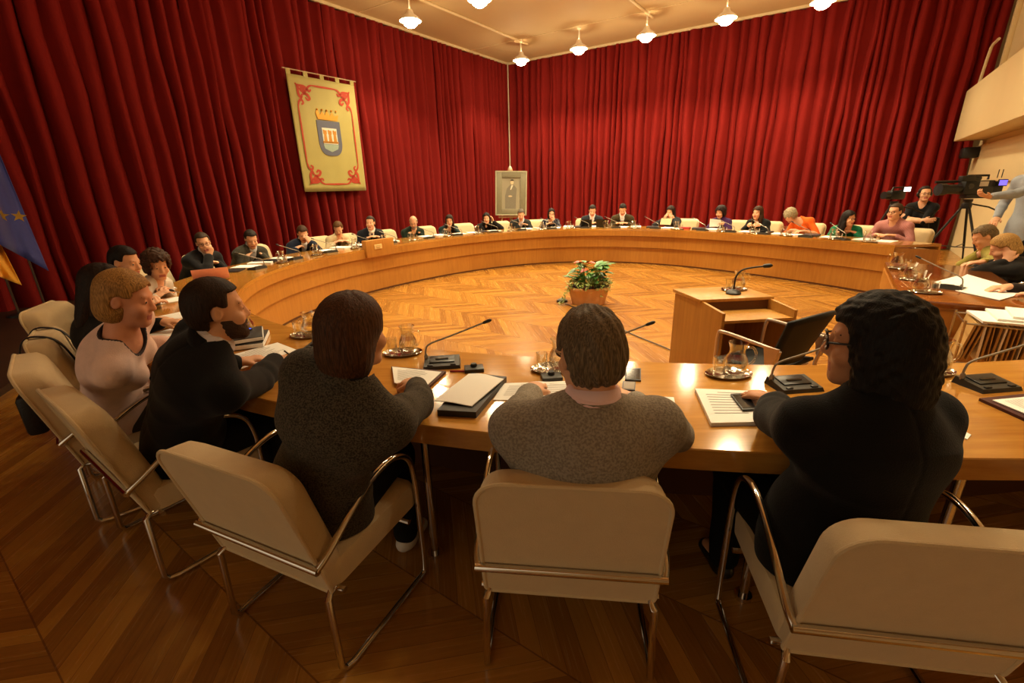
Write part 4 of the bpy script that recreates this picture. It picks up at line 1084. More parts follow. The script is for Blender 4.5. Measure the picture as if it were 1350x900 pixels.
for i, S in enumerate(SEATS):
    th = S['th']; who = S['who']; az = S['az']; rz = az-math.pi/2; r = rin(th)
    tn = Vector((-math.sin(th), math.cos(th), 0)); lf = Vector((-math.sin(az), math.cos(az), 0))   # lf: sitter's left
    def dk(side, back):
        # side: metres to the sitter's left, back: metres from the outer rim towards the centre
        p = Vector((S['hc'].x, S['hc'].y, 0)); q = p-C0; t0 = math.atan2(q.y, q.x); t = t0 - side/(r+.5)
        return rp(t, rin(t)+dw(t)-back, DH)
    put(_mic, dk(-.12 if i % 2 else -.2, .56), rz+R(rnd.uniform(-12, 12)), 'gooseneck microphone facing the '+who, 'far desk microphones', (1, 1, 1))
    waterset(dk(.33, .6), rz, who)
    c = dk(.02, .28+rnd.uniform(-.02, .03)); sheet(rect(c, rz+R(rnd.uniform(-14, 14)), .23, .3), rnd.choice((.004, .008, .016)), 'white papers lying before the '+who, lines=False, group='papers on the far desk')
    if i % 3 != 1:
        c = dk(.32, .3); sheet(rect(c, rz+R(rnd.uniform(-25, 25)), .22, .3), rnd.choice((.006, .02, .03)), 'second paper pile left of the '+who, lines=False, group='papers on the far desk')
    if i % 3 != 2:
        c = dk(-.3, .27); o = sheet(rect(c, rz+R(rnd.uniform(-25, 25)), .24, .32), rnd.choice((.012, .02)), 'dark folder beside the '+who, 'folder', mat('folder_dark', (34, 32, 36), rough=.5), False, cat='folder', group='dark folders on the far desk')
def seat_by(who): return [s for s in SEATS if who in s['who']][0]
def pt(S, side, back, z=DH):
    q = S['hc']-C0; t0 = math.atan2(q.y, q.x); r = rin(t0); t = t0-side/(r+.5); p = rp(t, rin(t)+dw(t)-back, z); return p
# name plate block of the chair of the meeting
S = seat_by('name plate'); p = at(537, 331, .70); az, th = inward(p); q = rp(th, rin(th)-.02, 0); rz = az-math.pi/2
r_ = empty('name_plate_block', (q.x, q.y, 0), rz); tag(r_, 'small wooden block with a cream plate on the inner rim of the ring', 'name plate')
MB().box((0, -.02, .745), (.62, .1, .28), bev=.006).obj('block', WOODP, r_)
MB().box((.06, .0345, .77), (.16, .012, .075), bev=.002).obj('plate', mat('ivory_plate', (236, 206, 140), rough=.4), r_)
mb = MB()
for k in range(3): mb.box((.06, .042, .79-.02*k), (.12-.02*k, .003, .007))
mb.obj('plate_lines', mat('plate_ink', (150, 110, 60), rough=.6), r_)
# pink folder of the man in glasses
S = seat_by('chin on his fist'); a = Vector((S['hc'].x, S['hc'].y, 0))
c1, c2 = at(252, 372, .79), at(299, 364, .79)
o = sheet([at(256, 373, .76), at(303, 366, .76), at(300, 352, .93), at(251, 357, .93)], .004, 'pink folder held upright before the man resting his chin', 'folder', mat('pink_card', (248, 190, 200), rough=.7), False, cat='folder')
# leaflet, tablets, red notebook
S = seat_by('leaflet'); p = pt(S, .03, .1, .93); rz = S['az']-math.pi/2
y = Vector((-math.sin(rz), math.cos(rz), 0)); x = Vector((math.cos(rz), math.sin(rz), 0))
b0 = pt(S, -.05, .14, .80)
sheet([b0-x*.12, b0+x*.12, b0+x*.12-y*.08+Vector((0, 0, .13)), b0-x*.12-y*.08+Vector((0, 0, .13))], .004, 'leaflet held up by the woman with long dark hair', 'leaflet', mat('leaflet_paper', (206, 180, 140), rough=.7), False)
S = seat_by('tablet'); rz = S['az']-math.pi/2; x = Vector((math.cos(rz), math.sin(rz), 0)); y = Vector((-x.y, x.x, 0))
for sd, nm in ((-.17, 'right'), (.19, 'left')):
    b0 = pt(S, sd, .42, DH+.002); o = sheet([b0+x*.13, b0-x*.13, b0-x*.13+y*.05+Vector((0, 0, .17)), b0+x*.13+y*.05+Vector((0, 0, .17))], .008, 'dark tablet propped up at the %s hand of the man in dark grey' % nm, 'tablet', mat('tablet_black', (24, 26, 24), rough=.25), False, cat='tablet')
S = seat_by('leaflet'); c = pt(S, .42, .34); sheet(rect(c, S['az'], .15, .2), .03, 'red notebook beside the woman with the leaflet', 'notebook', mat('red_cover', (178, 40, 44), rough=.5), False, cat='notebook')
S = seat_by('purple'); c = pt(S, -.0, .16, .86); sheet([c+Vector((-.13, -.05, -.06)), c+Vector((.13, .02, -.06)), c+Vector((.13, .02, .06)), c+Vector((-.13, -.05, .1))], .006, 'white sheets lifted by the woman in purple', 'document', None, False)

# ---- near side kit (positions read on the desk plane)
def nmic(px, py, rzd, who): p = at(px, py, DH); p.z = DH; put(_mic, p, R(rzd), 'gooseneck microphone before the '+who, 'near desk microphones')
nmic(583, 481, 6, 'woman in charcoal tweed'); nmic(426, 459, -12, 'bearded man, beside his pen'); nmic(790, 487, 8, 'man in the grey jacket'); nmic(1046, 510, 6, 'woman in black with glasses'); nmic(1300, 509, 6, 'empty place at the right edge')
for px, py, rzd, who in ((531, 466, 5, 'woman in charcoal tweed'), (728, 487, 5, 'man in the grey jacket'), (960, 494, 5, 'woman in black with glasses'), (404, 443, -15, 'bearded man'), (1225, 490, 5, 'microphone at the right edge'), (322, 441, -30, 'woman in the pink jumper')):
    p = at(px, py, DH); p.z = DH; waterset(p, R(rzd), who)
def px4(pts, z): return [at(x, y, z) for x, y in pts]
def kbox(px, py, rzd, lab):
    p = at(px, py, DH); r = MB().box((0, 0, .01), (.1, .075, .02), bev=.003).obj('control_box', MICM, None, (p.x, p.y, DH), R(rzd)); tag(r, lab, 'control box')
    MB().lathe([(.016, 0), (.018, .006), (.014, .016), (.0, .016)], 14, (.0, .008, .02)).obj('knob', BLACKP, r)
kbox(625, 488, 8, 'small grey control box with knob beside the woman in tweed')
kbox(727, 499, 6, 'small grey control box with knob beside the man in grey')
FB = mat('black_folder', (38, 35, 31), rough=.45)
sheet(px4([(318, 487), (392, 462), (366, 452), (300, 470)], DH), .004, 'large white sheet under the pen of the bearded man', curl=0.0)
sheet(px4([(577, 548), (628, 551), (668, 503), (622, 498)], DH), .028, 'black folder beside the woman in tweed', 'folder', FB, False, cat='folder')
sheet(px4([(572, 529), (622, 536), (664, 502), (618, 494)], DH+.03), .004, 'open white document on the black folder', 'document', PAPER, False, curl=.02)
sheet(px4([(520, 505), (556, 515), (582, 491), (517, 484)], DH+.016), .004, 'printed page between the woman in tweed and her microphone', 'document')
sheet(px4([(540, 512), (560, 518), (588, 492), (516, 486)], DH), .014, 'dark red folder under the printed page', 'folder', mat('maroon_folder', (70, 28, 28), rough=.5), False, cat='folder')
sheet(px4([(650, 528), (735, 528), (745, 503), (664, 506)], DH), .004, 'white page at the left of the man in grey', 'document')
sheet(px4([(690, 534), (790, 536), (770, 506), (706, 503)], DH+.006), .003, 'white page under the left arm of the man in grey', 'document')
sheet(px4([(838, 574), (901, 576), (888, 525), (820, 521)], DH), .006, 'printed pages at the right of the man in grey', 'document')
sheet(px4([(937, 562), (1024, 560), (1008, 520), (916, 516)], DH), .016, 'stapled paper stack before the woman with glasses', 'document')
sheet(px4([(1252, 570), (1275, 580), (1280, 574), (1255, 560)], DH), .004, 'corner of white paper at the right elbow of the woman in black', 'document', None, False)
sheet(px4([(1290, 528), (1352, 556), (1410, 545), (1350, 522)], DH), .012, 'maroon folder at the right edge of the desk', 'folder', mat('maroon_folder', (70, 28, 28)), False, cat='folder')
sheet(px4([(1308, 528), (1356, 548), (1408, 542), (1350, 524)], DH+.014), .004, 'white page on the maroon folder at the right edge', 'document')
def phone(pts, z, lab, scr=(20, 22, 24), e=0):
    P = px4(pts, z); o = sheet(P, .008, lab, 'phone', BLACKP, False, cat='phone'); c = sum(P, Vector())/4
    sheet_v = [c+(p-c)*.86+Vector((0, 0, .009)) for p in P]
    M = mat('screen_%d_%d_%d' % scr, scr, rough=.1, emit=scr if e else None, estr=e)
    MB().add(sheet_v, [[0, 1, 2, 3]], 0, False).obj('screen', M, o); return o
phone([(979, 542), (998, 541), (984, 520), (963, 521)], DH+.018, 'dark phone lying on the paper stack')
phone([(824, 502), (845, 503), (845, 487), (824, 487)], DH, 'black phone on the desk behind the man in grey')
phone([(820, 515), (837, 516), (838, 505), (821, 504)], DH, 'small pale phone beside the black phone', (150, 140, 128))
# stack of diaries with a lit phone by the bearded man
c = at(324, 452, DH)
for k, (w_, d_, h_, col, nm) in enumerate(((.24, .3, .035, (48, 46, 42), 'lowest'), (.21, .27, .03, (36, 35, 33), 'topmost'))):
    z0 = DH+.036*k; r_ = MB().box((0, 0, h_/2), (w_, d_, h_), bev=.003).obj('diary', mat('diary_%d' % k, col, rough=.5), None, (c.x, c.y, z0), R(20+8*k)); tag(r_, nm+' thick grey diary in the stack beside the bearded man', 'book')
    MB().box((.004, -.004, h_/2), (w_, d_-.002, h_-.01)).obj('page_block', PAPER, r_)
cc = c+Vector((-.04, .02, 0))
r_ = MB().box((0, 0, .005), (.075, .145, .009), bev=.003).obj('phone', BLACKP, None, (cc.x, cc.y, DH+.068), R(-28)); tag(r_, 'phone with a glowing blue screen on the diaries', 'phone')
MB().box((0, 0, .0105), (.066, .13, .002)).obj('screen', mat('blue_screen', (70, 110, 235), rough=.1, emit=(50, 90, 240), estr=1.2), r_)
hp, hd = P1['hands'][1]; hp = Vector(hp); hd = Vector(hd)
r_ = MB().tube([hp+hd*.115+Vector((0, 0, -.025)), hp+hd*.07+Vector((-.01, -.02, .055))], .0042, 8).tube([hp+hd*.121+Vector((0, 0, -.033)), hp+hd*.115+Vector((0, 0, -.025))], [.001, .004], 8).obj('pen', BLACKP); tag(r_, 'dark pen in the hand of the bearded man', 'pen')
p = at(606, 490, DH); r_ = MB().tube([(p.x-.05, p.y, DH+.006), (p.x+.05, p.y-.01, DH+.006)], .005, 8).obj('pen', mat('red_pen', (150, 24, 28), rough=.3)); tag(r_, 'red pen lying by the control box', 'pen')
for k, (px_, py_, lab) in enumerate(((212, 398, 'white papers before the long haired woman in black'), (205, 382, 'white papers before the man in the brown jacket'), (222, 420, 'white papers under the hand of the long haired woman'), (207, 446, 'white papers before the woman in the pink jumper'))):
    c = at(px_, py_, DH); sheet(rect(Vector((c.x, c.y, DH)), R(-45+7*k), .23, .31), .006+.002*k, lab, 'document', None, False)
for px_, py_, rzd, who in ((257, 412, -75, 'woman in the pale grey jumper'), (262, 436, -50, 'long haired woman in black at left')): nmic(px_, py_, rzd, who)
# watch of the woman in pink
hp, hd = P5['hands'][1]; hp = Vector(hp); hd = Vector(hd)
# ---- clerks' table kit
def cp(px, py): p = at(px, py, DH); return Vector((p.x, p.y, DH))
for px_, py_, who in ((1186, 354, 'far end of the clerks table'), (1204, 369, 'middle of the clerks table'), (1219, 386, 'near end of the clerks table')): waterset(cp(px_, py_), R(150), who)
p = cp(1250, 380); put(_mic, p, R(125), 'microphone with pale gooseneck on the clerks table', None)
for k, (pts, lab) in enumerate((
   ([(1232, 372), (1262, 384), (1290, 372), (1262, 364)], 'white pages before the grey haired person in olive'),
   ([(1255, 372), (1300, 388), (1330, 378), (1275, 362)], 'fan of white pages between the two clerks'),
   ([(1262, 384), (1318, 396), (1352, 386), (1290, 376)], 'long white pages before the blonde woman'))):
    sheet(px4(pts, DH+.002*k), .005, lab, 'document', None, False)
# filing trolley between the tables
tc = Vector((3.54, 2.86, 0)); tr = empty('filing_trolley', tc, math.atan2(SV.y, SV.x)); tag(tr, 'chrome wire trolley filled with hanging buff files', 'trolley')
WIRE = mat('wire_chrome', (196, 188, 172), rough=.25, metal=.9)
mb = MB(); w_, d_ = .42, .17
for z in (.14, .42, .70): mb.tube([(-w_, -d_, z), (w_, -d_, z), (w_, d_, z), (-w_, d_, z)], .007, 8, closed=True)
for sx in (-1, 1):
    for sy in (-1, 1): mb.tube([(sx*w_, sy*d_, .05), (sx*w_, sy*d_, .72)], .009, 8)
mb.obj('wire_frame', WIRE, tr)
for sx in (-1, 1):
    for sy in (-1, 1): MB().lathe([(.0, -.018), (.022, -.018), (.026, 0), (.022, .018), (0, .018)], 12).obj('castor', BLACKP, tr, (sx*w_, sy*d_, .028)).rotation_euler = (R(90), 0, 0)
BUFF = mat('buff_card', (186, 148, 86), rough=.8); 
for k in range(32):
    x = -.38+.024*k; tl = rnd.uniform(-.05, .05) if k > 2 else .16
    o = MB().box((0, 0, 0), (.004+.01*rnd.random(), .29, .27)).obj('hanging_file', PAPER if k % 4 == 3 else BUFF, tr, (x, 0, .57)); o.rotation_euler = (0, tl, 0)
zt = .722
for k in range(4):
    c = tc+Vector((.06*k-.05, -.02*k+.02, 0)); c.z = zt+.016*k
    sheet(rect(c, math.atan2(SV.y, SV.x)+R(6-5*k), .62-.06*k, .32), .014, ('%s sheaf of white paper on the filing trolley' % ('lowest', 'second', 'third', 'topmost')[k]), 'document', None, False)
# shoulder bag hanging over a chair back at the left
_f2 = Vector((.8, .6, 0)); cb = Vector((-2.83, 2.72, 0))+_f2*.25
bg_ = empty('shoulder_bag', cb, math.atan2(.6, .8)-math.pi/2); tag(bg_, 'black bag hung by two straps over a cream chair back at the left', 'bag')
CLB = mat('black_leather', (24, 22, 22), rough=.5, bump=.2)
MB().box((0, -.45, .42), (.34, .1, .26), bev=.03).obj('pouch', CLB, bg_)
for x in (-.13, .12):
    P = smoothpath([(x, -.44, .54), (x, -.42, .75), (x, -.385, .868), (x, -.32, .888), (x, -.235, .84), (x+.04, -.175, .7), (x+.06, -.13, .5)], 6); vs = []; fs = []
    for p in P: vs += [(p.x-.016, p.y, p.z), (p.x+.016, p.y, p.z)]
    for i in range(len(P)-1): fs.append([2*i, 2*i+1, 2*i+3, 2*i+2])
    o = MB().add(vs, fs).obj('strap', CLB, bg_); md = o.modifiers.new('s', 'SOLIDIFY'); md.thickness = .005
# ------------------------------------------------------------------ speaker's lectern desk and its chair
OAK = wood('pale_oak', (160, 108, 42), (192, 142, 66), rough=.4, axis='Z', coat=.1)
LX = Vector((.995, .09, 0)); LY = Vector((.165, -.986, 0)); LO = Vector((1.47, 3.98, 0))
rl = Matrix(((LX.x, LY.x, 0), (LX.y, LY.y, 0), (0, 0, 1)))
lw, ld, lh = .60, .70, .75
lec = empty('lectern_desk', LO+LX*lw/2+LY*ld/2); tag(lec, 'pale oak speaker desk with recessed writing shelf in the ring', 'desk')
def ll(x, y, z): return LX*(x-lw/2)+LY*(y-ld/2)+Vector((0, 0, z))
for x in (.012, lw-.012):
    M_ = MB(); M_.prism([(0, 0), (ld, 0), (ld, lh-.03), (.42, lh-.005), (0, lh-.025)], .024, lambda p: ll(x-.012+p[2], p[0], p[1])); M_.obj('side_panel', OAK, lec)
MB().box(ll(lw/2, .2, lh-.0), (lw+.03, .44, .025), rl, bev=.003).obj('top', OAK, lec)
MB().box(ll(lw/2, .55, lh-.1), (lw-.05, .3, .022), rl).obj('writing_shelf', OAK, lec)
MB().box(ll(lw/2, .03, .37), (lw-.05, .022, .7), rl).obj('back_panel', OAK, lec)
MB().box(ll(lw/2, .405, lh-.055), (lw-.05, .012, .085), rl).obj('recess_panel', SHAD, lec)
p = LO+LX*.36+LY*.27; p.z = lh+.0125
mic = empty('desk_microphone', p, R(-20)); tag(mic, 'black round based microphone standing on the speaker desk', 'microphone')
MB().lathe([(0, 0), (.058, 0), (.06, .012), (.045, .03), (.02, .04), (0, .042)], 20).obj('base', BLACKP, mic)
pth = smoothpath([(0, 0, .04), (0, .0, .1), (.01, .0, .16), (.06, 0, .21), (.2, 0, .24)], 6)
MB().tube(pth, .007, 8).obj('gooseneck', BLACKP, mic)
MB().tube([(.19, 0, .238), (.2, 0, .24), (.24, 0, .246), (.26, 0, .248)], [.009, .016, .018, .008], 10).obj('foam_head', BLACKP, mic)
p = LO+LX*.46+LY*.13; p.z = lh+.0125; waterset(p, R(5), 'speaker desk microphone')
q0 = at(745, 400, .012); q1 = at(833, 440, .012); q2 = at(890, 464, .012)
o = MB().tube(smoothpath([q0, at(790, 418, .012), q1, q2, Vector((LO.x+.3, LO.y-.2, .012))], 8), .007, 6).obj('cable', BLACKP); tag(o, 'thin black cable lying on the parquet towards the speaker desk', 'cable')
p = at(741, 398, 0); o = MB().lathe([(0, 0), (.085, 0), (.08, .03), (.05, .05), (0, .055)], 14, sy=.7).obj('floor_socket', BLACKP, None, (p.x, p.y, .001)); tag(o, 'low black floor socket on the parquet left of the flower bowl', 'socket')

lc = empty('visitor_chair', (1.79, 3.0, 0), R(118)-math.pi/2); tag(lc, 'black shell armchair with grey arms at the speaker desk', 'chair')
SHELL = mat('black_shell', (24, 25, 25), rough=.55, spec=.25); GARM = mat('grey_arm', (196, 176, 160), rough=.35, metal=.5)
vs = []; fs = []; nu, nv = 10, 8
def patch(fn, th):
    a = [[Vector(fn(i/nu*2-1, j/nv)) for i in range(nu+1)] for j in range(nv+1)]; vs = [p for r in a for p in r]; fs = []
    for j in range(nv):
        for i in range(nu): k = j*(nu+1)+i; fs.append([k, k+1, k+nu+2, k+nu+1])
    o = MB().add(vs, fs); return o
b = patch(lambda u, v: (u*(.21+.05*v), -.2-.12*v+.05*u*u, .5+.36*v-.03*u*u*v), 0).obj('backrest', SHELL, lc); mdf = b.modifiers.new('s', 'SOLIDIFY'); mdf.thickness = .018
b = patch(lambda u, v: (u*(.22+.02*v), -.2+.44*v, .455+.012*abs(u)-.02*v*v+.03*(1-v)**3), 0).obj('seat', SHELL, lc); mdf = b.modifiers.new('s', 'SOLIDIFY'); mdf.thickness = .02
for s in (-1, 1):
    MB().tube(smoothpath([(s*.26, -.22, .64), (s*.27, -.05, .655), (s*.27, .16, .665), (s*.27, .2, .64), (s*.26, .21, .5), (s*.26, .22, .2), (s*.26, .24, .012)], 5), .013, 8).obj('arm_frame', GARM, lc)
    MB().tube([(s*.26, -.24, .64), (s*.25, -.2, .45), (s*.25, -.26, .012)], .013, 8).obj('rear_leg', GARM, lc)
    M_ = MB(); M_.prism([(-.05, .66), (.05, .66), (.018, .5), (-.018, .5)], .016, lambda p: Vector((s*.275+p[2]*s, -.2+p[0], p[1]))); M_.obj('arm_bracket', GARM, lc)
MB().tube([(-.25, -.15, .43), (.25, -.15, .43)], .011, 8).tube([(-.26, .18, .43), (.26, .18, .43)], .011, 8).obj('seat_rail', GARM, lc)

# ------------------------------------------------------------------ flower bowl
pc = at(779, 404, 0); fl = empty('flower_bowl', (pc.x, pc.y+.22, 0)); tag(fl, 'wide terracotta bowl of red anthurium and ivy on the parquet', 'potted plant')
TERR = mat('terracotta', (206, 156, 106), rough=.75, var=.25, scale=9, bump=.3, bscale=30)
MB().lathe([(0, 0), (.24, 0), (.3, .22), (.315, .225), (.315, .26), (.295, .26), (.28, .2), (0, .2)], 36, sy=.8).obj('bowl', TERR, fl)
MB().lathe([(0, .2), (.285, .2), (.27, .235), (0, .25)], 24, sy=.8).obj('soil', mat('soil', (50, 34, 22), rough=.95, bump=.6, bscale=40), fl)
def leaf(mb, base, tip, w, up=Vector((0, 0, 1)), fold=.25, n=6, mi=0):
    a, b = Vector(base), Vector(tip); d = b-a; s = d.cross(up)
    if s.length < 1e-5: s = Vector((1, 0, 0))
    s.normalize(); nr = s.cross(d).normalized(); vs = []; fs = []
    for i in range(n+1):
        t = i/n; ww = w*math.sin(math.pi*min(1, t**.75))**.9*(1-.35*t)+.0005; c = a+d*t-nr*(.12*d.length*t*t)*-1
        c = a+d*t+Vector((0, 0, -.18*d.length*t*t))
        vs += [c-s*ww+nr*ww*fold, c, c+s*ww+nr*ww*fold]
    for i in range(n):
        for k in (0, 1): j = i*3+k; fs.append([j, j+1, j+4, j+3])
    mb.add(vs, fs, mi)
fr_ = random.Random(4)
LEAFM = mat('anthurium_leaf', (66, 122, 50), rough=.35, var=.35, scale=9); IVYM = mat('ivy_leaf', (150, 164, 86), rough=.5, var=.5, scale=25)
STM = mat('stem_green', (84, 112, 48), rough=.5)
mb = MB(); ms = MB()
for k in range(85):
    a = fr_.uniform(0, 6.28); r = fr_.uniform(.03, .17); b = Vector((r*math.cos(a), r*.8*math.sin(a), .24)); hgt = fr_.uniform(.07, .33)
    t = b+Vector((math.cos(a)*fr_.uniform(.02, .12), math.sin(a)*.08, hgt)); ms.tube([b, (b+t)/2+Vector((0, 0, .02)), t], .004, 5)
    o = Vector((math.cos(a+fr_.uniform(-.6, .6)), math.sin(a), fr_.uniform(-.2, .5))).normalized()*fr_.uniform(.11, .18); leaf(mb, t, t+o, fr_.uniform(.05, .08))
t = Vector((.16, -.03, .5)); ms.tube([(.1, 0, .24), (.13, -.02, .42), t], .005, 5); leaf(mb, t, t+Vector((.2, -.02, -.06)), .04)
mb.obj('leaves', LEAFM, fl); ms.obj('stems', STM, fl)
mb = MB()
for k in range(620):
    a = fr_.uniform(0, 6.28); r = .2+.16*fr_.random()**1.5; z = .28+fr_.uniform(-.02, .07)-.6*max(0, r-.3)*fr_.uniform(.3, 1.6)
    if fr_.random() < .12: z -= fr_.uniform(0, .12); r = .325
    c = Vector((r*math.cos(a), r*.82*math.sin(a), z)); d = Vector((fr_.uniform(-1, 1), fr_.uniform(-1, 1), fr_.uniform(-.5, .8))).normalized()*fr_.uniform(.025, .05); leaf(mb, c, c+d, fr_.uniform(.011, .02), n=3)
for k in range(70):
    t = k/70; c = Vector((-.3-.12*t+.02*math.sin(k), -.05-.02*math.cos(k*1.7), .27-.25*t)); d = Vector((fr_.uniform(-1, 1), fr_.uniform(-1, 1), fr_.uniform(-.8, .3))).normalized()*.035; leaf(mb, c, c+d, .012, n=3)
o = mb.obj('ivy', IVYM, fl)
REDF = mat('anthurium_red', (224, 66, 48), rough=.3); SPAD = mat('spadix', (236, 196, 110), rough=.6)
for (x, y, z, dx, dz) in ((-.09, -.05, .60, -.16, .05), (-.05, -.1, .46, .1, -.02), (-.03, -.06, .5, -.12, .0), (-.02, .03, .58, .1, .03)):
    m2 = MB(); c = Vector((x, y, z)); leaf(m2, c, c+Vector((dx, -.07, dz)), .068, fold=.4, n=7); b = m2.obj('red_flower', REDF, fl)
    MB().tube([c, c+Vector((dx*.4, -.05, .05))], [.008, .005], 6).obj('spadix', SPAD, b)
DKF = mat('dark_flower', (66, 24, 32), rough=.6)
for x, y, z in ((-.23, -.12, .3), (-.05, -.22, .28), (-.1, -.24, .285), (.16, -.18, .3), (.02, -.23, .285)):
    m2 = MB()
    for k in range(9): a = k*.7; leaf(m2, (x, y, z), (x+.04*math.cos(a), y-.02, z+.035*math.sin(a)), .014, n=3)
    m2.sphere((x, y-.008, z), .013, 8); m2.obj('dark_flower', DKF, fl)

# ------------------------------------------------------------------ portrait on an easel
ez = aty(674, 284, 15.0); ea = empty('easel', (ez.x, 15.0, 0)); tag(ea, 'pale wooden easel holding the portrait in the far corner', 'easel')
EW = wood('easel_wood', (178, 140, 96), (204, 168, 120), rough=.5, axis='Z')
tp = aty(672, 222, 15.0).z; bz = ez.z
MB().tube([(-.42, -.12, 0), (-.04, .0, tp)], .03, 6).obj('leg', EW, ea); MB().tube([(.42, -.12, 0), (.04, .0, tp)], .03, 6).obj('leg', EW, ea); MB().tube([(0, .75, 0), (0, .04, tp-.1)], .03, 6).obj('leg', EW, ea)
MB().box((0, -.02, tp/2+.3), (.09, .03, tp-.6)).obj('mast', EW, ea); MB().box((0, -.1, bz-.03), (.8, .12, .05), bev=.005).obj('ledge', EW, ea)
MB().sphere((0, -.03, tp), (.05, .03, .07), 10).obj('clamp', mat('clamp_white', (226, 214, 196), rough=.4), ea)
tl = aty(652, 227, 14.85); tr_ = aty(692.5, 225, 14.85); bl = aty(656, 284, 14.85); br_ = aty(695, 282, 14.85)
pw = (tr_.x-tl.x+br_.x-bl.x)/2; ph = tl.z-bl.z
po = empty('framed_portrait', ((tl.x+br_.x)/2, 14.84, (tl.z+br_.z)/2)); po.rotation_euler = (R(-3), R(1.8), 0); tag(po, 'grey framed portrait of a dark suited figure standing on the easel', 'picture')
FRG = mat('frame_olive_grey', (128, 122, 96), rough=.5); FRL = mat('frame_edge', (176, 170, 140), rough=.4)
fb = MB()
for sx in (-1, 1): fb.box((sx*(pw/2-.09), 0, 0), (.18, .05, ph), bev=.008)
for sz in (-1, 1): fb.box((0, 0, sz*(ph/2-.09)), (pw-.36, .05, .18), bev=.008)
fb.obj('frame', FRG, po)
fe = MB()
for sx in (-1, 1): fe.box((sx*(pw/2), 0, 0), (.035, .07, ph+.03))
for sz in (-1, 1): fe.box((0, 0, sz*(ph/2)), (pw, .07, .035))
fe.obj('frame_edge', FRL, po)
pi = MB().box((0, .012, 0), (pw-.34, .02, ph-.34)).obj('picture_ground', mat('portrait_ground', (150, 142, 118), rough=.6, var=.1, scale=3), po)
pp = lambda pts, nm, col, y=-.0: MB().prism(pts, .004, lambda p: Vector((p[0], -.002-p[2]-y, p[1]))).obj(nm, mat('paint_%d_%d_%d' % col, col, rough=.6), pi)
k_ = ph/1.4
pp([(-.2*k_, -.52*k_), (.16*k_, -.52*k_), (.17*k_, -.1*k_), (.19*k_, .16*k_), (.1*k_, .27*k_), (-.04*k_, .27*k_), (-.14*k_, .16*k_), (-.2*k_, -.08*k_)], 'painted_coat', (122, 115, 98))
pp([(-.03*k_, .12*k_), (.0*k_, .12*k_), (.07*k_, .26*k_), (.01*k_, .27*k_)], 'painted_shirt', (214, 206, 184), .004)
pp([(.03*k_+.055*k_*math.cos(a), .36*k_+.075*k_*math.sin(a)) for a in [i*.4488 for i in range(14)]], 'painted_face', (214, 190, 150), .004)
pp([(.03*k_+.06*k_*math.cos(a), .40*k_+.05*k_*math.sin(a)) for a in [i*.35 for i in range(10)]], 'painted_hair', (50, 44, 38), .005)
pp([(-.03*k_+.07*k_*math.cos(a), -.09*k_+.025*k_*math.sin(a)) for a in [i*.4488 for i in range(14)]], 'painted_hands', (200, 178, 140), .005)

# ------------------------------------------------------------------ hanging banner
def wallhit(px, py, off):
    d = ray(px, py); c = K+NL*off; t = (NL.x*c.x+NL.y*c.y)/(NL.x*d.x+NL.y*d.y); return d*t+Vector((0, 0, CAMH))
b0 = wallhit(376, 91, .26); b1 = wallhit(466, 106, .26); b2 = wallhit(402, 254, .26); b3 = wallhit(482, 250, .26)
bw_ = ((b1-b0).xy.length+(b3-b2).xy.length)/2; ztop = (b0.z+b1.z)/2; zbot = (b2.z+b3.z)/2; bh_ = ztop-zbot
o0 = (b0+b2)/2; ban = empty('hanging_banner', (o0.x, o0.y, zbot), math.atan2(UY, UX)); tag(ban, 'yellow banner with red scrolls and a crowned shield on the left curtain', 'banner')
# local: x to the right, y away from the room, z up
GOLD = mat('banner_gold', (170, 158, 86), rough=.6, var=.08, scale=4, bump=.12, bscale=120, sheen=.3); BRED = mat('banner_red', (176, 62, 36), rough=.7)
def wav(x, z): return .004*math.sin(x*9+z*1.2)+.002*math.sin(x*17)
nx, nz = 40, 20; vs = []; fs = []
for j in range(nz+1):
    for i in range(nx+1): x = bw_*i/nx; z = (bh_-.09)*j/nz; vs.append((x, wav(x, z), z))
for j in range(nz):
    for i in range(nx): k = j*(nx+1)+i; fs.append([k, k+1, k+nx+2, k+nx+1])
cl = MB().add(vs, fs).obj('cloth', GOLD, ban); md = cl.modifiers.new('s', 'SOLIDIFY'); md.thickness = .006
for k in range(5):
    x = .05+(bw_-.1)*k/4; MB().box((x, 0, bh_-.045), (.1, .02, .11)).obj('loop', GOLD, cl)
MB().tube([(-.07, 0, bh_), (bw_+.07, 0, bh_)], .012, 8).obj('rod', mat('rod_pale', (206, 190, 160), rough=.35, metal=.6), ban)
def flat(pts, nm, M, lay=1, par=None):
    """polygon applied on the cloth"""
    P = [(x, -.012-.004*lay, z) for x, z in pts]; n = len(P); c = (sum(p[0] for p in P)/n, -.012-.004*lay, sum(p[2] for p in P)/n)
    vs = P+[(p[0], .0, p[2]) for p in P]; fs = [list(range(n))]+[[i, n+i, n+(i+1) % n, (i+1) % n] for i in range(n)]
    return MB().add(vs, fs, 0, False).obj(nm, M, par or ban)
def ribbon(mb, path, w, lay=1):
    P = smoothpath([(x, 0, z) for x, z in path], 6); vs = []; fs = []
    for i, p in enumerate(P):
        d = (P[min(i+1, len(P)-1)]-P[max(i-1, 0)]).normalized(); s = Vector((-d.z, 0, d.x))*(w*(.5+.5*math.sin(math.pi*(i+1)/(len(P)+1))))
        for q in (p-s, p+s): vs.append((q.x, -.014-.002*lay, q.z))
    for i in range(len(P)-1): fs.append([2*i, 2*i+1, 2*i+3, 2*i+2])
    mb.add(vs, fs, 0, False)
mx, mz0, mz1 = .16, .16, bh_-.25
bd = MB()
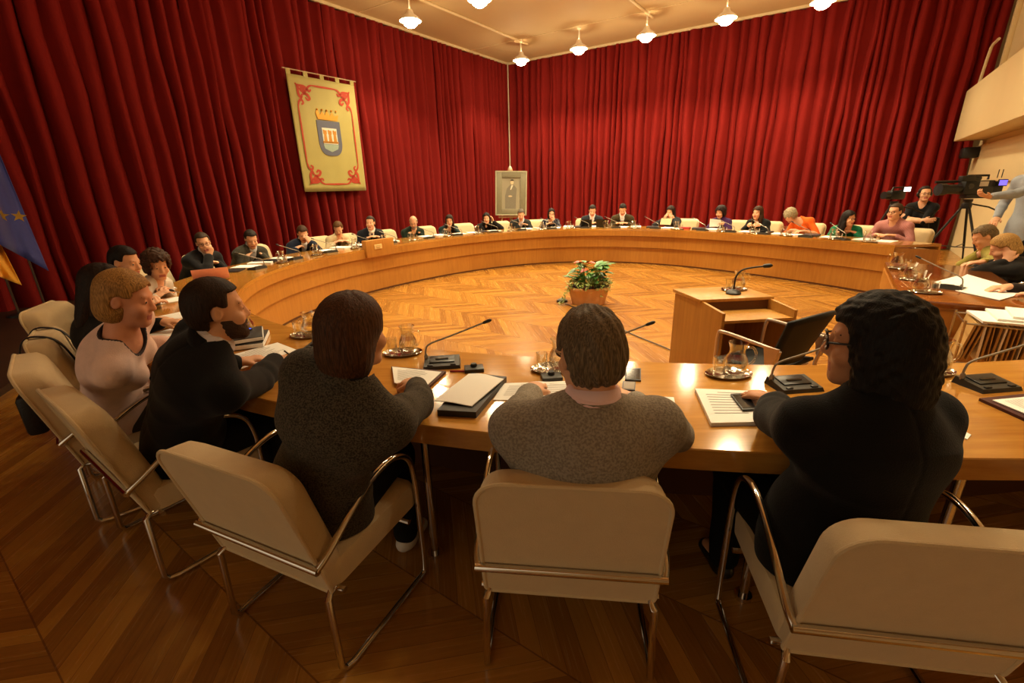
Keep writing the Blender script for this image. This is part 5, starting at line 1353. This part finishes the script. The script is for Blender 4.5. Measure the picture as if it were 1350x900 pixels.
for (xa, za, xb, zb) in ((mx, mz0+.45, mx, mz1-.45), (bw_-mx, mz0+.45, bw_-mx, mz1-.45), (mx+.38, mz0, bw_-mx-.38, mz0), (mx+.38, mz1, bw_-mx-.38, mz1)):
    ribbon(bd, [(xa, za), ((xa+xb)/2, (za+zb)/2), (xb, zb)], .02)
bd.obj('border_line', BRED, ban)
for sx, x0 in ((1, mx), (-1, bw_-mx)):
    for sz, z0 in ((1, mz0), (-1, mz1)):
        m2 = MB(); T = lambda pts: [(x0+sx*a, z0+sz*b) for a, b in pts]
        ribbon(m2, T([(.0, .0), (.08, .1), (.17, .17), (.26, .2), (.3, .27), (.24, .3), (.2, .25)]), .028); ribbon(m2, T([(.38, .0), (.31, .03), (.27, .09), (.32, .12), (.36, .08)]), .024)
        ribbon(m2, T([(.0, .45), (.03, .36), (.09, .31), (.13, .37), (.08, .41)]), .024); ribbon(m2, T([(.02, .03), (.1, .04), (.2, .05), (.26, .1), (.2, .13)]), .03)
        ribbon(m2, T([(.03, .02), (.04, .12), (.05, .22), (.1, .27), (.13, .2)]), .03); ribbon(m2, T([(.1, .1), (.16, .09), (.2, .16), (.14, .2)]), .035)
        m2.obj('corner_scroll', BRED, ban)
cx, cz_ = bw_*.50, bh_*.47
def shield(w, h_, dz=0): return [(cx-w/2, cz_+h_/2+dz)]+[(cx-w/2*math.cos(a)**.6*1.0, cz_-h_*.12+dz-h_*.38*math.sin(a)) for a in [i*math.pi/16 for i in range(8)]]+[(cx, cz_-h_/2+dz)]+[(cx+w/2*math.cos(a)**.6, cz_-h_*.12+dz-h_*.38*math.sin(a)) for a in [(7-i)*math.pi/16 for i in range(8)]]+[(cx+w/2, cz_+h_/2+dz)]
SB = mat('shield_slate', (92, 96, 112), rough=.6); sh_ = flat(shield(.6, .74), 'shield', SB, 1)
SW = mat('shield_white', (214, 214, 196), rough=.6); SG = mat('shield_gold', (190, 132, 40), rough=.5); SGR = mat('shield_pale_green', (150, 168, 150), rough=.6)
flat([(cx-.19, cz_+.22), (cx-.19, cz_-.12), (cx+.19, cz_-.12), (cx+.19, cz_+.22)], 'shield_field', SW, 2, sh_)
for k in range(3): x = cx-.125+.125*k; flat([(x-.045, cz_+.18), (x-.045, cz_+.1), (x-.03, cz_+.08), (x-.045, cz_-.1), (x+.045, cz_-.1), (x+.03, cz_+.08), (x+.045, cz_+.1), (x+.045, cz_+.18), (x+.015, cz_+.16), (x-.015, cz_+.18)], 'tower', SG, 3, sh_)
flat([(cx-.2, cz_-.06), (cx-.2, cz_-.1), (cx+.2, cz_-.1), (cx+.2, cz_-.06)], 'bridge', SG, 3, sh_)
flat([(cx-.2, cz_-.13), (cx-.17, cz_-.22), (cx, cz_-.29), (cx+.17, cz_-.22), (cx+.2, cz_-.13)], 'water_field', SGR, 2, sh_)
CR = mat('crown_gold', (214, 150, 48), rough=.4, metal=.2); zc = cz_+.39
pts = [(cx-.25, zc), (cx-.29, zc+.13)]
for k in range(5): x = cx-.25+.125*k; pts += [(x, zc+.2 if k % 2 == 0 else zc+.17), (x+.06, zc+.09)] if k < 4 else [(x+.04, zc+.13)]
pts += [(cx+.25, zc)]
flat(pts, 'crown', CR, 2)
m2 = MB()
for k in range(5): m2.sphere((cx-.24+.12*k, -.02, zc+.2), .022, 8)
m2.obj('crown_pearls', CR, ban)

# ------------------------------------------------------------------ flags on poles at the left
def flag(name, L0, L1, R0, R1, dep, M, label, extra=None):
    nu_, nv_ = 26, 24; vs = []; fs = []
    for j in range(nv_+1):
        for i in range(nu_+1):
            u, v = i/nu_, j/nv_; x = (L0[0]*(1-v)+L1[0]*v)*(1-u)+(R0[0]*(1-v)+R1[0]*v)*u; y = (L0[1]*(1-v)+L1[1]*v)*(1-u)+(R0[1]*(1-v)+R1[1]*v)*u
            vs.append(pd(x, y, dep[0]+(dep[1]-dep[0])*u+.07*math.sin(u*9+v*1.3)*(.3+.7*v)+.03*math.sin(u*17-v*3)))
    for j in range(nv_):
        for i in range(nu_): k = j*(nu_+1)+i; fs.append([k, k+1, k+nu_+2, k+nu_+1])
    root = MB().add(vs, fs).obj(name, M); md = root.modifiers.new('s', 'SOLIDIFY'); md.thickness = .004
    tag(root, label, 'flag'); return root
BLUE = mat('flag_blue', (44, 52, 130), rough=.7, sheen=.3); YEL = mat('flag_yellow', (236, 170, 40), rough=.7, sheen=.3)
f1 = flag('flag', (-95, 60), (-42, 300), (-68, 40), (64, 357), (5.5, 6.45), BLUE, 'blue flag with gold stars hanging at the left frame edge')
STAR = mat('star_gold', (236, 196, 80), rough=.5)
for sx, sy in ((25, 285), (2, 284), (-16, 268), (38, 303)):
    c = pd(sx, sy, 6.05)
    if sx == 38: continue
    pts = [(.078*(1 if k % 2 == 0 else .4)*math.cos(math.pi/2+k*math.pi/5-.2), .078*(1 if k % 2 == 0 else .4)*math.sin(math.pi/2+k*math.pi/5-.2)) for k in range(10)]
    xr = Vector((.72, .69, 0)); MB().prism(pts, .008, lambda p: c+xr*p[0]+Vector((0, 0, p[1]))).obj('star', STAR, f1)
f2 = flag('flag', (-60, 290), (-40, 350), (-12, 296), (29, 376), (5.5, 5.95), YEL, 'yellow striped flag hanging below the blue one at the left')
flag_red = flag('flag_stripe', (-75, 250), (-62, 345), (-58, 288), (-38, 352), (5.4, 5.5), mat('flag_red', (178, 32, 30), rough=.7), 'x'); 
for kk in ('label', 'category'): del flag_red[kk]
flag_red.parent = f2
for px_, py_, lab in ((54, 403, 'slim flag pole behind the blue flag'), (20, 412, 'slim flag pole behind the yellow flag')):
    p = at(px_, py_, .06)+NL*.32; r_ = MB().tube([(p.x, p.y, .06), (p.x, p.y, 2.9)], .014, 8).obj('flag_pole', mat('pole_dark', (84, 66, 50), rough=.4, metal=.3)); tag(r_, lab, 'flag pole')
    MB().sphere((p.x, p.y, 2.93), (.03, .03, .05), 10).obj('finial', mat('brass', (200, 150, 60), rough=.25, metal=1), r_); MB().lathe([(0, 0), (.14, 0), (.14, .02), (.03, .05), (0, .05)], 18, (p.x, p.y, .06)).obj('foot', BLACKP, r_)

# ------------------------------------------------------------------ television cameras
def tripod(base, hz, label, spread=.5, az0=.3):
    r = empty('tripod', base); tag(r, label, 'tripod')
    for k in range(3):
        a = az0+k*2.094; f_ = Vector((spread*math.cos(a), spread*math.sin(a), .012)); t = Vector((.05*math.cos(a), .05*math.sin(a), hz-.12))
        l = MB().tube([t, t+(f_-t)*.55], .017, 8).tube([t+(f_-t)*.5, f_], .012, 8).obj('leg', BLACKP, r); MB().sphere((f_.x, f_.y, .022), .022, 8).obj('foot', BLACKP, l)
    a = [Vector((spread*.5*math.cos(az0+k*2.094), spread*.5*math.sin(az0+k*2.094), hz*.47)) for k in range(3)]
    mb = MB(); c = Vector((0, 0, hz*.45)); [mb.tube([c, q], .008, 6) for q in a]; mb.obj('spreader', GREYP, r)
    MB().lathe([(0, hz-.14), (.06, hz-.14), (.065, hz-.08), (.05, hz-.05), (.06, hz-.03), (.06, hz), (0, hz)], 16).obj('head', BLACKP, r)
    MB().tube([(0, 0, hz-.06), (.25, -.1, hz-.12), (.42, -.14, hz-.2)], .011, 8).obj('pan_handle', BLACKP, r); return r
tc_ = aty(1281, 247, 7.3); czt = tc_.z-.17
tripod(Vector((tc_.x, tc_.y, 0)), czt, 'tall black tripod under the television camera', .62, 2.6)
tv = empty('television_camera', (tc_.x, tc_.y, czt), R(176)); tag(tv, 'large black shoulder television camera with a lit blue side screen', 'camera')
MB().box((-.05, 0, .17), (.42, .15, .2), bev=.015).box((-.05, 0, .04), (.3, .12, .06), bev=.01).obj('body', BLACKP, tv)
MB().box((-.33, 0, .16), (.14, .13, .18), bev=.012).obj('battery', mat('battery_dark', (36, 36, 38), rough=.5), tv)
MB().tube([(.16, 0, .15), (.22, 0, .15), (.225, 0, .15), (.38, 0, .15), (.385, 0, .15), (.48, 0, .15)], [.06, .06, .07, .07, .085, .09], 18).obj('lens', BLACKP, tv)
MB().tube([(.1, 0, .3), (.1, 0, .34), (-.2, 0, .34), (-.2, 0, .28)], .016, 8).obj('carry_handle', BLACKP, tv)
MB().box((.2, .12, .3), (.2, .08, .08), bev=.01).tube([(.1, .12, .3), (.02, .12, .3)], .035, 12).obj('viewfinder', BLACKP, tv)
MB().tube([(.12, -.05, .26), (.5, -.06, .26)], .014, 8).tube([(.2, -.055, .26), (.5, -.06, .26)], .02, 10).obj('shotgun_microphone', BLACKP, tv)
MB().box((-.34, .095, .23), (.13, .02, .1), bev=.004).obj('side_screen_case', BLACKP, tv); MB().box((-.34, .107, .23), (.11, .004, .075)).obj('side_screen', mat('violet_screen', (110, 100, 230), rough=.2, emit=(110, 96, 236), estr=1.6), tv)
MB().box((-.1, .078, .22), (.12, .006, .07)).obj('white_badge', mat('badge_white', (210, 204, 196), rough=.5), tv)
MB().lathe([(0, 0), (.04, 0), (.04, .012), (0, .012)], 14).obj('dial', GREYP, tv, (.08, .075, .19)).rotation_euler = (R(-90), 0, 0)
MB().tube([(-.3, .03, .3), (-.3, .03, .42)], .006, 6).tube([(-.36, .03, .3), (-.36, .03, .42)], .006, 6).obj('aerial', GREYP, tv)
s2 = aty(1181, 257, 7.9); z2 = s2.z-.1
tripod(Vector((s2.x, s2.y, 0)), z2, 'slim black tripod under the small video camera', .45, .5)
vc = empty('video_camera', (s2.x, s2.y, z2), R(190)); tag(vc, 'small black video camera with a white lit flip screen', 'camera')
MB().box((0, 0, .1), (.28, .11, .14), bev=.02).obj('body', BLACKP, vc); MB().tube([(.14, 0, .1), (.2, 0, .1), (.24, 0, .1)], [.05, .055, .06], 14).obj('lens', BLACKP, vc)
MB().tube([(.1, 0, .17), (.08, 0, .22), (-.1, 0, .22), (-.12, 0, .17)], .013, 8).obj('handle', BLACKP, vc)
MB().box((-.03, .14, .19), (.15, .012, .09), bev=.003).obj('flip_screen', BLACKP, vc); MB().box((-.03, .148, .19), (.13, .003, .07)).obj('screen_glow', mat('white_screen', (240, 240, 235), rough=.2, emit=(240, 240, 235), estr=2.0), vc)
MB().tube([(-.05, 0, .17), (-.05, .1, .19), (-.03, .13, .19)], .008, 6).obj('screen_arm', BLACKP, vc)
bc = P27['org']; ch = empty('upholstered_chair', (bc[0]+.03, bc[1]+.05, 0), R(215)-math.pi/2); tag(ch, 'dark upholstered chair of the woman with headphones', 'chair')
BLKF = mat('black_fabric', (28, 27, 27), rough=.9)
MB().box((0, .05, .42), (.48, .46, .09), bev=.03).obj('seat', BLKF, ch); b_ = MB().box((0, -.27, .74), (.46, .07, .46), bev=.03).obj('backrest', BLKF, ch)
for sx in (-1, 1):
    for sy in (-1, 1): MB().tube([(sx*.2, .05+sy*.19, .39), (sx*.22, .05+sy*.22, .0)], .013, 8).obj('leg', BLACKP, ch)
hb = P27['body']; hh = Vector(h7); hh = hb.matrix_world.inverted() @ hh if False else None
loc27 = Matrix.Rotation(-(R(215)-math.pi/2), 3, 'Z') @ (Vector(h7)-Vector(P27['org']))
HRm = Matrix(rotm(30, -4, 0).tolist())
hp_ = MB(); pth = [loc27+HRm@Vector((.092*math.cos(a), -.01, .02+.115*math.sin(a))) for a in [math.pi*i/14 for i in range(15)]]
hp_.tube(pth, .01, 8)
for s in (-1, 1):
    c = loc27+HRm@Vector((s*.088, -.008, .0)); hp_.sphere(c, (.025, .036, .042), 12)
hp_.obj('headphones', BLACKP, hb)
# black bag straps on a chair back at the left
# ------------------------------------------------------------------ pendant lamps and light
SHADE = mat('lamp_shade_white', (238, 230, 210), rough=.4); BULB = mat('lamp_bulb', (255, 236, 200), emit=(255, 232, 190), estr=60.0)
LZ = 5.16
def make_lamp():
    r = empty('pendant_lamp'); tag(r, 'x', 'lamp')
    MB().tube([(0, 0, .2), (0, 0, CEIL-LZ)], .018, 8).obj('stem', SHADE, r)
    MB().lathe([(.05, .22), (.06, .21), (.09, .14), (.2, .06), (.235, .02), (.24, .0), (.232, .0), (.19, .05), (.08, .12), (.05, .2)], 28, closed=True).obj('lamp_shade', SHADE, r)
    MB().lathe([(.0, -.13), (.08, -.115), (.14, -.07), (.17, .0), (.17, .04), (.0, .06)], 24).obj('bulb', BULB, r)
    MB().lathe([(0, 0), (.06, 0), (.05, -.04), (0, -.045)], 16, (0, 0, CEIL-LZ)).obj('canopy', SHADE, r)
    return r
_lamp = [make_lamp(), 0]
LAMPPX = [((541, 28), 'pendant lamp second along the left wall from the corner'), ((632, 0), 'pendant lamp cut by the top edge left of the middle'), ((687, 80), 'pendant lamp in the far corner of the room'), ((763, 65), 'second pendant lamp from the corner along the far right wall'), ((852, 48), 'third pendant lamp from the corner along the far right wall'), ((957, 25), 'fourth pendant lamp from the corner along the far right wall'), ((1085, 3), 'pendant lamp cut by the top edge at the right')]
pos = [(Vector(at(x, y, LZ)), l) for (x, y), l in LAMPPX]
pos += [(Vector((p[0], p[1], LZ)), l) for p, l in (((1.05, 9.58), 'pendant lamp above the far half of the ring, left'), ((2.57, 8.58), 'pendant lamp above the middle of the ring'), ((4.14, 7.6), 'pendant lamp above the right half of the ring'), ((-3.0, 7.1), 'pendant lamp above the left side of the ring'), ((-1.5, 6.1), 'pendant lamp above the parquet left of the bowl'), ((.05, 5.1), 'pendant lamp above the near half of the ring'), ((1.6, 4.1), 'pendant lamp above the speaker desk'), ((3.1, 3.1), 'pendant lamp above the filing trolley'))]
LPOW, LCOL = 410.0, (1.0, .815, .49)
for n_, (p, l) in enumerate(pos):
    o = put(_lamp, p, 0, l, 'pendant lamps under the ceiling')
    L_ = bpy.data.lights.new('lamp_light', 'SPOT'); L_.energy = LPOW; L_.color = LCOL; L_.spot_size = R(136) if n_ < 10 else R(82); L_.spot_blend = .5; L_.shadow_soft_size = .16
    lo = bpy.data.objects.new('lamp_light', L_); COL.objects.link(lo); lo.location = (p.x, p.y, LZ-.17)
    if n_ < 10:
        L2_ = bpy.data.lights.new('ceiling_fill', 'POINT'); L2_.energy = 26; L2_.color = LCOL; L2_.shadow_soft_size = .14  # unseen fill light added below the bulb to brighten ceiling and upper curtain
        l2 = bpy.data.objects.new('ceiling_fill', L2_); COL.objects.link(l2); l2.location = (p.x, p.y, LZ-.3)
W = bpy.data.worlds.new('world'); SC.world = W; W.use_nodes = True
bg = W.node_tree.nodes['Background']; bg.inputs[0].default_value = (1.0, .78, .5, 1); bg.inputs[1].default_value = .65
vs_ = SC.view_settings; vs_.view_transform = 'Standard'; vs_.look = 'None'; vs_.gamma = 1.0; vs_.use_curve_mapping = False; vs_.exposure = 0.0
